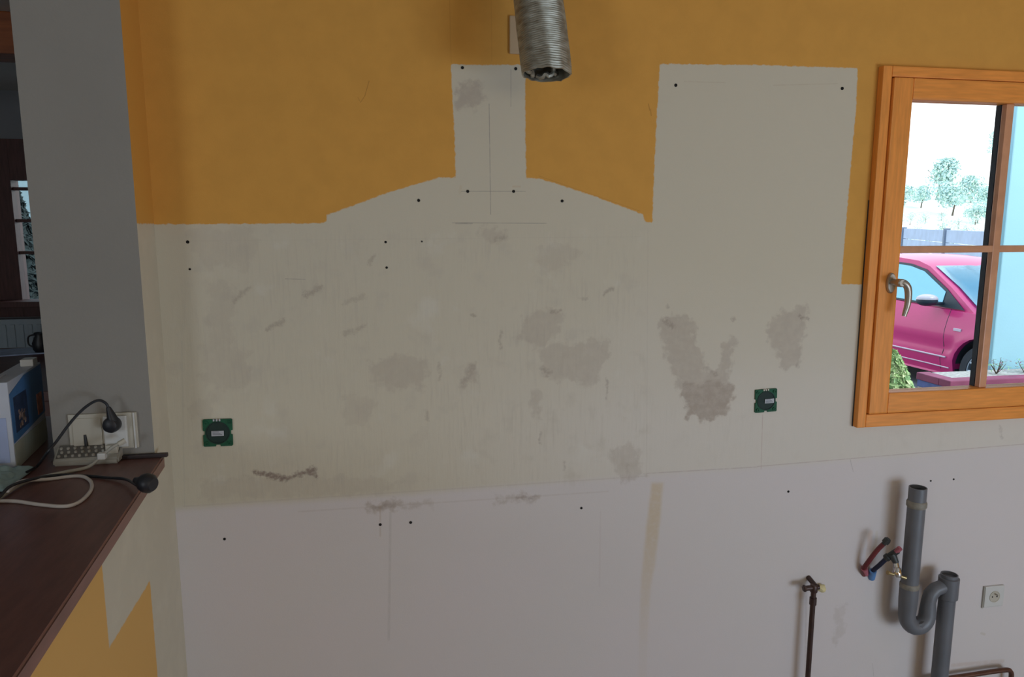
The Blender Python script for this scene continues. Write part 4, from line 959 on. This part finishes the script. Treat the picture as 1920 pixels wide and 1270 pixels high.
bm = bmesh.new(); add_box(bm, (-0.02, -0.02, PTOP-0.06), (PWX, 0.10, PTOP), 0.008); obj('coping', bm, m_cop, pe)
bm = bmesh.new(); add_box(bm, (-0.02, 0.101, PTOP-0.06), (0.10, PDY, PTOP), 0.008); obj('coping', bm, m_cop, pe)
bm = bmesh.new(); add_box(bm, (0.101, 0.101, PTOP-0.06), (PWX, PDY, PTOP-0.01)); obj('gravel', bm, mat('pale_gravel', (0.45, 0.44, 0.42), 0.9, noise_amt=0.3, noise_scale=40), pe)
m_mauve = mat('mauve_leaf', (0.30, 0.16, 0.26), .7, noise_amt=.1)
for i, (dx, lab) in enumerate([(0.62, 'leftmost small twiggy plant in the planter, at the window bar'), (0.90, 'second small twiggy plant in the planter from the window bar'), (1.20, 'third small twiggy plant in the planter from the window bar'),
                        (1.48, 'small twiggy plant in the planter nearest the right edge of the picture')]):
    e = empty('heather_plant', (PX0+dx, PYF+0.20, GZ+PTOP-0.01)); tag(e, lab, 'plant', 'twiggy plants in the planter')
    bm = bmesh.new()
    for k in range(9):
        a = random.uniform(0, 2*PI); r_ = random.uniform(.03, .07); add_tube(bm, [Vector((0, 0, 0)), Vector((math.cos(a)*r_*.6, math.sin(a)*r_*.6, .05)), Vector((math.cos(a)*r_, math.sin(a)*r_, random.uniform(.07, .14)))], [.004, .003, .0015], 5)
    obj('stems', bm, m_bark, e)
    leaves('foliage', 90, lambda: (Vector((max(-.09, min(.09, random.gauss(0, .05))), max(-.06, min(.06, random.gauss(0, .04))), random.uniform(.03, .12))), Vector((0, 0, 1))), 0.012, [m_lf2, m_mauve], e)

# clipped light green bush by the window
bq = onZ(1668, 790, GZ+0.10); bq = atd(1672, 700, 5.4)
be = empty('conifer_bush', (bq.x, bq.y, GZ)); tag(be, 'bright yellow-green conifer bush at the lower left corner of the window view', 'bush')
bh = 0.90; bw = 0.30
def cone():
    t = random.random()**0.8; a = random.uniform(0, 2*PI); r_ = bw*(1-t)**0.62*(1+0.10*math.sin(5*a+t*9))*random.uniform(.82, 1.03)
    return Vector((math.cos(a)*r_, math.sin(a)*r_, 0.03+t*bh)), Vector((math.cos(a), math.sin(a), .5))
bm = bmesh.new(); add_tube(bm, [Vector((0, 0, 0)), Vector((0, 0, bh*0.9))], [.03, .008], 8); obj('trunk', bm, m_bark, be)
leaves('foliage', 6500, cone, 0.026, [m_lf1, m_lf3, m_lf1, m_lf2], be)

# ------------------------------------------------------------------ red hatchback, front towards the house
hub = atd(1838, 702, 7.66)
cd_ = Vector((-0.042, 0.999, 0)).normalized()         # front -> rear
ang = math.atan2(cd_.y, cd_.x)
car = empty('car', (hub.x, hub.y, GZ), (0, 0, ang)); tag(car, 'small red hatchback car parked outside the window', 'car')
# local: +x rearwards from front hub, +y = towards the house side seen (flip), z up.  seen side is the one at local y = +0
# local y axis = 90deg left of rearward = -X world side -> seen side = +y.  Body spans y from -1.62 (far) to 0.02 (near)
m_car = mat('magenta_red_paint', (0.64, 0.024, 0.18), 0.35, 0.0, coat=0.35, noise_amt=0.02)
m_cglass = mat('car_glass', (0.22, 0.50, 0.66), 0.05, 0.55, noise_amt=0.02); m_tyre = mat('tyre', (0.035, 0.04, 0.05), 0.8, noise_amt=0.1); m_rim = mat('alloy', (0.55, 0.60, 0.66), 0.3, 0.7, noise_amt=0.03)
m_cblk = mat('car_black_trim', (0.03, 0.045, 0.06), 0.5, noise_amt=0.05); m_trim = mat('pale_car_trim', (0.75, 0.6, 0.7), 0.3, noise_amt=0.02)  # pale trim colour for sill mouldings and side indicator
CW = 1.62; WB_ = 2.37; AR = 0.375
def arch(cx_, n=14): return [(cx_+AR*math.cos(PI-PI*k/n), 0.30+AR*math.sin(PI-PI*k/n)) for k in range(n+1)]
low_line = [(-0.62, 0.25)] + [(-AR, 0.22)] + arch(0)[1:-1] + [(AR, 0.20), (WB_-AR, 0.20)] + arch(WB_)[1:-1] + [(WB_+AR, 0.22), (WB_+0.60, 0.28)]
top_line = [(WB_+0.68, 0.55), (WB_+0.66, 0.95), (WB_+0.45, 0.99), (1.6, 0.95), (0.9, 0.92), (0.30, 0.91), (0.10, 0.90), (-0.30, 0.82), (-0.58, 0.70), (-0.69, 0.55), (-0.68, 0.38)]
outline = low_line+top_line
def inside(p, poly):
    c = False; n = len(poly)
    for i in range(n):
        a, b_ = poly[i], poly[(i+1) % n]
        if (a[1] > p[1]) != (b_[1] > p[1]) and p[0] < (b_[0]-a[0])*(p[1]-a[1])/(b_[1]-a[1])+a[0]: c = not c
    return c
def dist_poly(p, poly):
    d = 9; n = len(poly)
    for i in range(n):
        a = Vector(poly[i]); b_ = Vector(poly[(i+1) % n]); e = b_-a; w = Vector(p)-a; t = max(0, min(1, w.dot(e)/e.length_squared)); d = min(d, (w-e*t).length)
    return d
def tuck(x, z):
    """how far the flank sits inside the widest line"""
    t = 0.0
    if z > 0.62: t += 0.10*((z-0.62)/0.36)**1.6
    if z < 0.45: t += 0.05*((0.45-z)/0.25)**1.5
    if x < -0.1: t += 0.22*((-0.1-x)/0.6)**2
    if x > WB_+0.1: t += 0.14*((x-WB_-0.1)/0.6)**2
    t += 0.022*math.exp(-((z-0.50)/0.06)**2)*(1 if 0.4 < x < WB_-0.4 else 0)
    for c_ in (0, WB_):
        r_ = math.hypot(x-c_, z-0.30)
        if r_ < AR+0.10: t -= 0.018*(1-abs(r_-AR-0.02)/0.10) if abs(r_-AR-0.02) < 0.1 else 0
    return t
pts2 = [Vector(p) for p in outline]; nb_ = len(pts2)
for i in range(60):
    for j in range(16):
        p = (-0.68+0.065*i, 0.22+0.05*j)
        if inside(p, outline) and dist_poly(p, outline) > 0.018: pts2.append(Vector(p))
r = delaunay_2d_cdt(pts2, [(i, (i+1) % nb_) for i in range(nb_)], [], 1, 1e-5)
cv, cf = r[0], r[2]
bm = bmesh.new()
near = [bm.verts.new((p.x, -tuck(p.x, p.y), p.y)) for p in cv]; far = [bm.verts.new((p.x, -CW+tuck(p.x, p.y), p.y)) for p in cv]
for f in cf:
    try: bm.faces.new([near[i] for i in f]); bm.faces.new([far[i] for i in reversed(f)])
    except ValueError: pass
oi = {}
for i, p in enumerate(cv):
    for kk in range(nb_):
        if (p-Vector(outline[kk])).length < 1e-4: oi[kk] = i
for kk in range(nb_):
    a, b_ = oi[kk], oi[(kk+1) % nb_]; prev = [near[a], near[b_]]
    for s in range(1, 9):
        t = s/8
        if s < 8:
            nw = []
            for q_ in (a, b_):
                P_ = cv[q_]; y0_, y1_ = near[q_].co.y, far[q_].co.y; crown = 0.035*math.sin(PI*t) if P_.y > 0.68 else 0
                fx = -0.10*math.sin(PI*t) if P_.x < -0.5 else (0.06*math.sin(PI*t) if P_.x > WB_+0.5 else 0)
                nw.append((P_.x+fx, y0_+(y1_-y0_)*t, P_.y+crown))
            cur = [bm.verts.new(nw[0]), bm.verts.new(nw[1])]
        else: cur = [far[a], far[b_]]
        bm.faces.new([prev[0], prev[1], cur[1], cur[0]]); prev = cur
bmesh.ops.remove_doubles(bm, verts=bm.verts, dist=0.0008)
body = obj('body', bm, m_car, car, True)
# greenhouse
GS = 0.19
gh = [(0.42, 0.90), (0.80, 1.14), (1.22, 1.36), (1.42, 1.415), (1.9, 1.45), (2.4, 1.43), (2.78, 1.36), (3.0, 1.08), (3.02, 0.96)]
gh = [(x-GS, z) for x, z in gh]
def ghw(z): return 0.095+0.34*max(0, z-0.93)**1.15
def gpt(x, z, off=0.0): return Vector((x, -ghw(z)+off, z))
bm = bmesh.new(); ringsN = []
for (x, z) in gh:
    y0_ = -ghw(z); y1_ = -CW+ghw(z); row = []
    for s in range(11):
        t = s/10; c_ = math.sin(PI*t); row.append(bm.verts.new((x-(0.10*c_ if z < 1.30 and x < 1.3-GS else 0), y0_+(y1_-y0_)*t, z+0.025*c_*(1 if z > 1.3 else 0))))
    ringsN.append(row)
for i in range(len(gh)-1):
    for s in range(10): bm.faces.new([ringsN[i][s], ringsN[i][s+1], ringsN[i+1][s+1], ringsN[i+1][s]])
for side in (0, 10):
    base = [bm.verts.new((x, ringsN[0][side].co.y, 0.90)) for x, z in gh]
    for i in range(len(gh)-1):
        vs_ = [base[i], base[i+1], ringsN[i+1][side], ringsN[i][side]]
        try: bm.faces.new(vs_)
        except ValueError: pass
bmesh.ops.remove_doubles(bm, verts=bm.verts, dist=0.0005)
obj('cabin', bm, m_car, car, True)
# windscreen, follows the first strips of the cabin, lifted 4 mm
bm = bmesh.new(); rows = []
for (x, z) in [(0.50-GS, 0.955), (0.80-GS, 1.14), (1.22-GS, 1.355)]:
    row = []
    for s in range(13):
        t = 0.055+0.89*s/12; c_ = math.sin(PI*t); y0_ = -ghw(z); y1_ = -CW+ghw(z)
        row.append(bm.verts.new((x-0.10*c_*(1 if z < 1.30 else 0.25)-0.012, y0_+(y1_-y0_)*t, z+0.012)))
    rows.append(row)
for i in range(2):
    for s in range(12): bm.faces.new([rows[i][s], rows[i][s+1], rows[i+1][s+1], rows[i+1][s]])
bmesh.ops.solidify(bm, geom=bm.faces[:], thickness=0.006)
obj('windscreen', bm, m_cglass, car, True)
def side_panel(name, poly, m_, off, th=0.006, parent=car):
    poly = [(x-GS, z) for x, z in poly]
    bm = bmesh.new(); a = [bm.verts.new(gpt(x, z, off+th)) for x, z in poly]; b__ = [bm.verts.new(gpt(x, z, off)) for x, z in poly]
    bm.faces.new(a); bm.faces.new(b__[::-1]); n_ = len(poly)
    for i in range(n_): bm.faces.new([a[i], b__[i], b__[(i+1) % n_], a[(i+1) % n_]])
    return obj(name, bm, m_, parent)
side_panel('window_surround', [(0.55, 0.925), (0.86, 1.13), (1.25, 1.325), (1.50, 1.375), (1.93, 1.395), (1.93, 0.955)], m_cblk, 0.004)
side_panel('front_side_window', [(0.86, 0.955), (0.86, 1.10), (1.26, 1.30), (1.50, 1.350), (1.88, 1.37), (1.88, 0.975)], m_cglass, 0.010)
side_panel('window_surround', [(1.99, 0.955), (1.99, 1.395), (2.40, 1.38), (2.70, 1.31), (2.84, 1.05), (2.82, 0.975)], m_cblk, 0.004)
side_panel('rear_side_window', [(2.03, 0.98), (2.03, 1.37), (2.38, 1.355), (2.66, 1.29), (2.78, 1.05), (2.76, 0.995)], m_cglass, 0.010)
# mirror
bm = bmesh.new(); bmesh.ops.create_icosphere(bm, subdivisions=3, radius=1)
for v_ in bm.verts: v_.co = Vector((0.69+v_.co.x*0.095, 0.095+v_.co.y*0.120, 1.000+v_.co.z*0.072*(1 if v_.co.z > 0 else 0.8)))
add_box(bm, (0.65, -0.10, 0.955), (0.73, 0.06, 0.985), 0.006)
mr = obj('door_mirror', bm, m_cblk, car, True)
bm = bmesh.new(); bmesh.ops.create_icosphere(bm, subdivisions=3, radius=1)
for v_ in bm.verts: v_.co = Vector((0.69+v_.co.x*0.098, 0.095+v_.co.y*0.123, 1.020+max(0, v_.co.z)*0.058))
obj('mirror_cap', bm, mat('pale_mirror_cap', (0.62, 0.55, 0.60), 0.2, noise_amt=0.02), mr, True)
# door gap lines, handle, indicator, sill trims
for x in (0.52, 1.80):
    bm = bmesh.new(); zz = [0.26+0.06*i for i in range(12)]
    add_tube(bm, [Vector((x+(0.03 if z < 0.4 else 0), -tuck(x, z)-0.001, z)) for z in zz], 0.004, 5)
    obj('door_gap', bm, m_cblk, car)
bm = bmesh.new(); add_box(bm, (1.70, -tuck(1.7, .80)-0.004, 0.79), (1.86, -tuck(1.7, .8)+0.022, 0.815), 0.006); obj('door_handle', bm, m_car, car)
bm = bmesh.new(); add_box(bm, (0.30, -tuck(.35, .72)-0.006, 0.705), (0.40, -tuck(.35, .72)+0.010, 0.735), 0.004); obj('side_indicator', bm, m_trim, car)
bm = bmesh.new(); add_tube(bm, [Vector((x, -tuck(x, 0.40)+0.008, 0.405)) for x in (0.46, 0.8, 1.2, 1.6, 1.95)], 0.009, 6); o = obj('sill_trim', bm, m_trim, car, True); o['label'] = 'pale moulding strip'
bm = bmesh.new(); add_tube(bm, [Vector((x, -tuck(x, 0.28)+0.004, 0.29)) for x in (0.42, 0.8, 1.2, 1.6, 1.95)], 0.007, 6); obj('sill_trim', bm, m_trim, car, True)
bm = bmesh.new(); add_box(bm, (-0.66, -1.35, 0.60), (-0.45, -1.05, 0.74), 0.03); add_box(bm, (-0.70, -1.2, 0.30), (-0.60, -0.4, 0.42), 0.02); obj('headlamp', bm, m_rim, car)
# wheels
def wheel(xc, y0_, sgn):
    we = bmesh.new(); add_lathe(we, [(0.205, -0.09), (0.285, -0.088), (0.300, -0.06), (0.300, 0.06), (0.285, 0.088), (0.205, 0.09), (0.20, 0.05), (0.20, -0.05)], (xc, y0_, 0.302), (0, 1, 0), 40); t = obj('tyre', we, m_tyre, car, True)
    bm = bmesh.new(); yo = y0_+sgn*0.07
    add_lathe(bm, [(0.205, -0.02), (0.205, 0.012), (0.190, 0.012), (0.186, -0.03)], (xc, yo, 0.302), (0, sgn, 0), 40, caps=False)
    add_lathe(bm, [(0.045, -0.03), (0.045, 0.004), (0.025, 0.010)], (xc, yo, 0.302), (0, sgn, 0), 16)
    for k in range(12):
        a = 2*PI*k/12; c_, s_ = math.cos(a), math.sin(a)
        add_tube(bm, [Vector((xc+c_*0.035, yo, 0.302+s_*0.035)), Vector((xc+c_*0.195, yo-sgn*0.004, 0.302+s_*0.195))], [0.011, 0.014], 6)
    obj('rim', bm, m_rim, t, True)
    bm = bmesh.new(); add_lathe(bm, [(0.16, -0.002), (0.16, 0.002)], (xc, y0_, 0.302), (0, 1, 0), 24); obj('brake_disc', bm, m_cblk, t)
for xc in (0.0, WB_):
    wheel(xc, -0.105, 1); wheel(xc, -CW+0.105, -1)
for xc in (0.0, WB_):
    bm = bmesh.new()
    add_lathe(bm, [(AR-0.003, 0), (AR-0.003, 0.30)], (xc, -0.34, 0.30), (0, 1, 0), 32, caps=False)
    add_lathe(bm, [(AR-0.005, 0), (AR-0.005, 0.01)], (xc, -0.34, 0.30), (0, 1, 0), 32)
    bmesh.ops.delete(bm, geom=[v for v in bm.verts if v.co.z < 0.16], context='VERTS')
    obj('wheel_arch_liner', bm, m_cblk, car, True)
bm = bmesh.new(); add_box(bm, (0.4, -1.45, 0.19), (WB_-0.4, -0.12, 0.22)); obj('underbody', bm, m_cblk, car)

# added pale backdrop dimming the sky, and the conifer, through the far window
m_backdrop = mat('pale_backdrop', (0.26, 0.37, 0.40), 0.9, noise_amt=0.05)
bm = bmesh.new(); add_box(bm, (-9, 8.0, GZ), (-2.0, 8.3, 5.0)); add_box(bm, (-6.5, 7.95, 2.4), (-5.5, 8.0, 3.2))
bdrop = obj('sky_dimming_backdrop', bm, m_backdrop); tag(bdrop, 'added pale blue-grey backdrop dimming the sky seen through the far window of the dim room', 'backdrop')
e = empty('dark_conifer', (-3.60, 6.6, GZ)); tag(e, 'dark conifer outside the far window of the dim room', 'tree')
bm = bmesh.new(); add_tube(bm, [Vector((0, 0, 0)), Vector((0, 0, 2.0))], [.06, .02], 8); obj('trunk', bm, m_bark, e)
def cone2():
    t = random.random(); a = random.uniform(0, 2*PI); r_ = 0.36*(1-t)**0.7*random.uniform(.8, 1.05)
    return Vector((math.cos(a)*r_, math.sin(a)*r_, 0.1+t*2.1)), Vector((math.cos(a), math.sin(a), .3))
leaves('foliage', 5000, cone2, 0.07, [mat('dark_leaf', (0.02, 0.035, 0.035), .8, noise_amt=.2)], e)
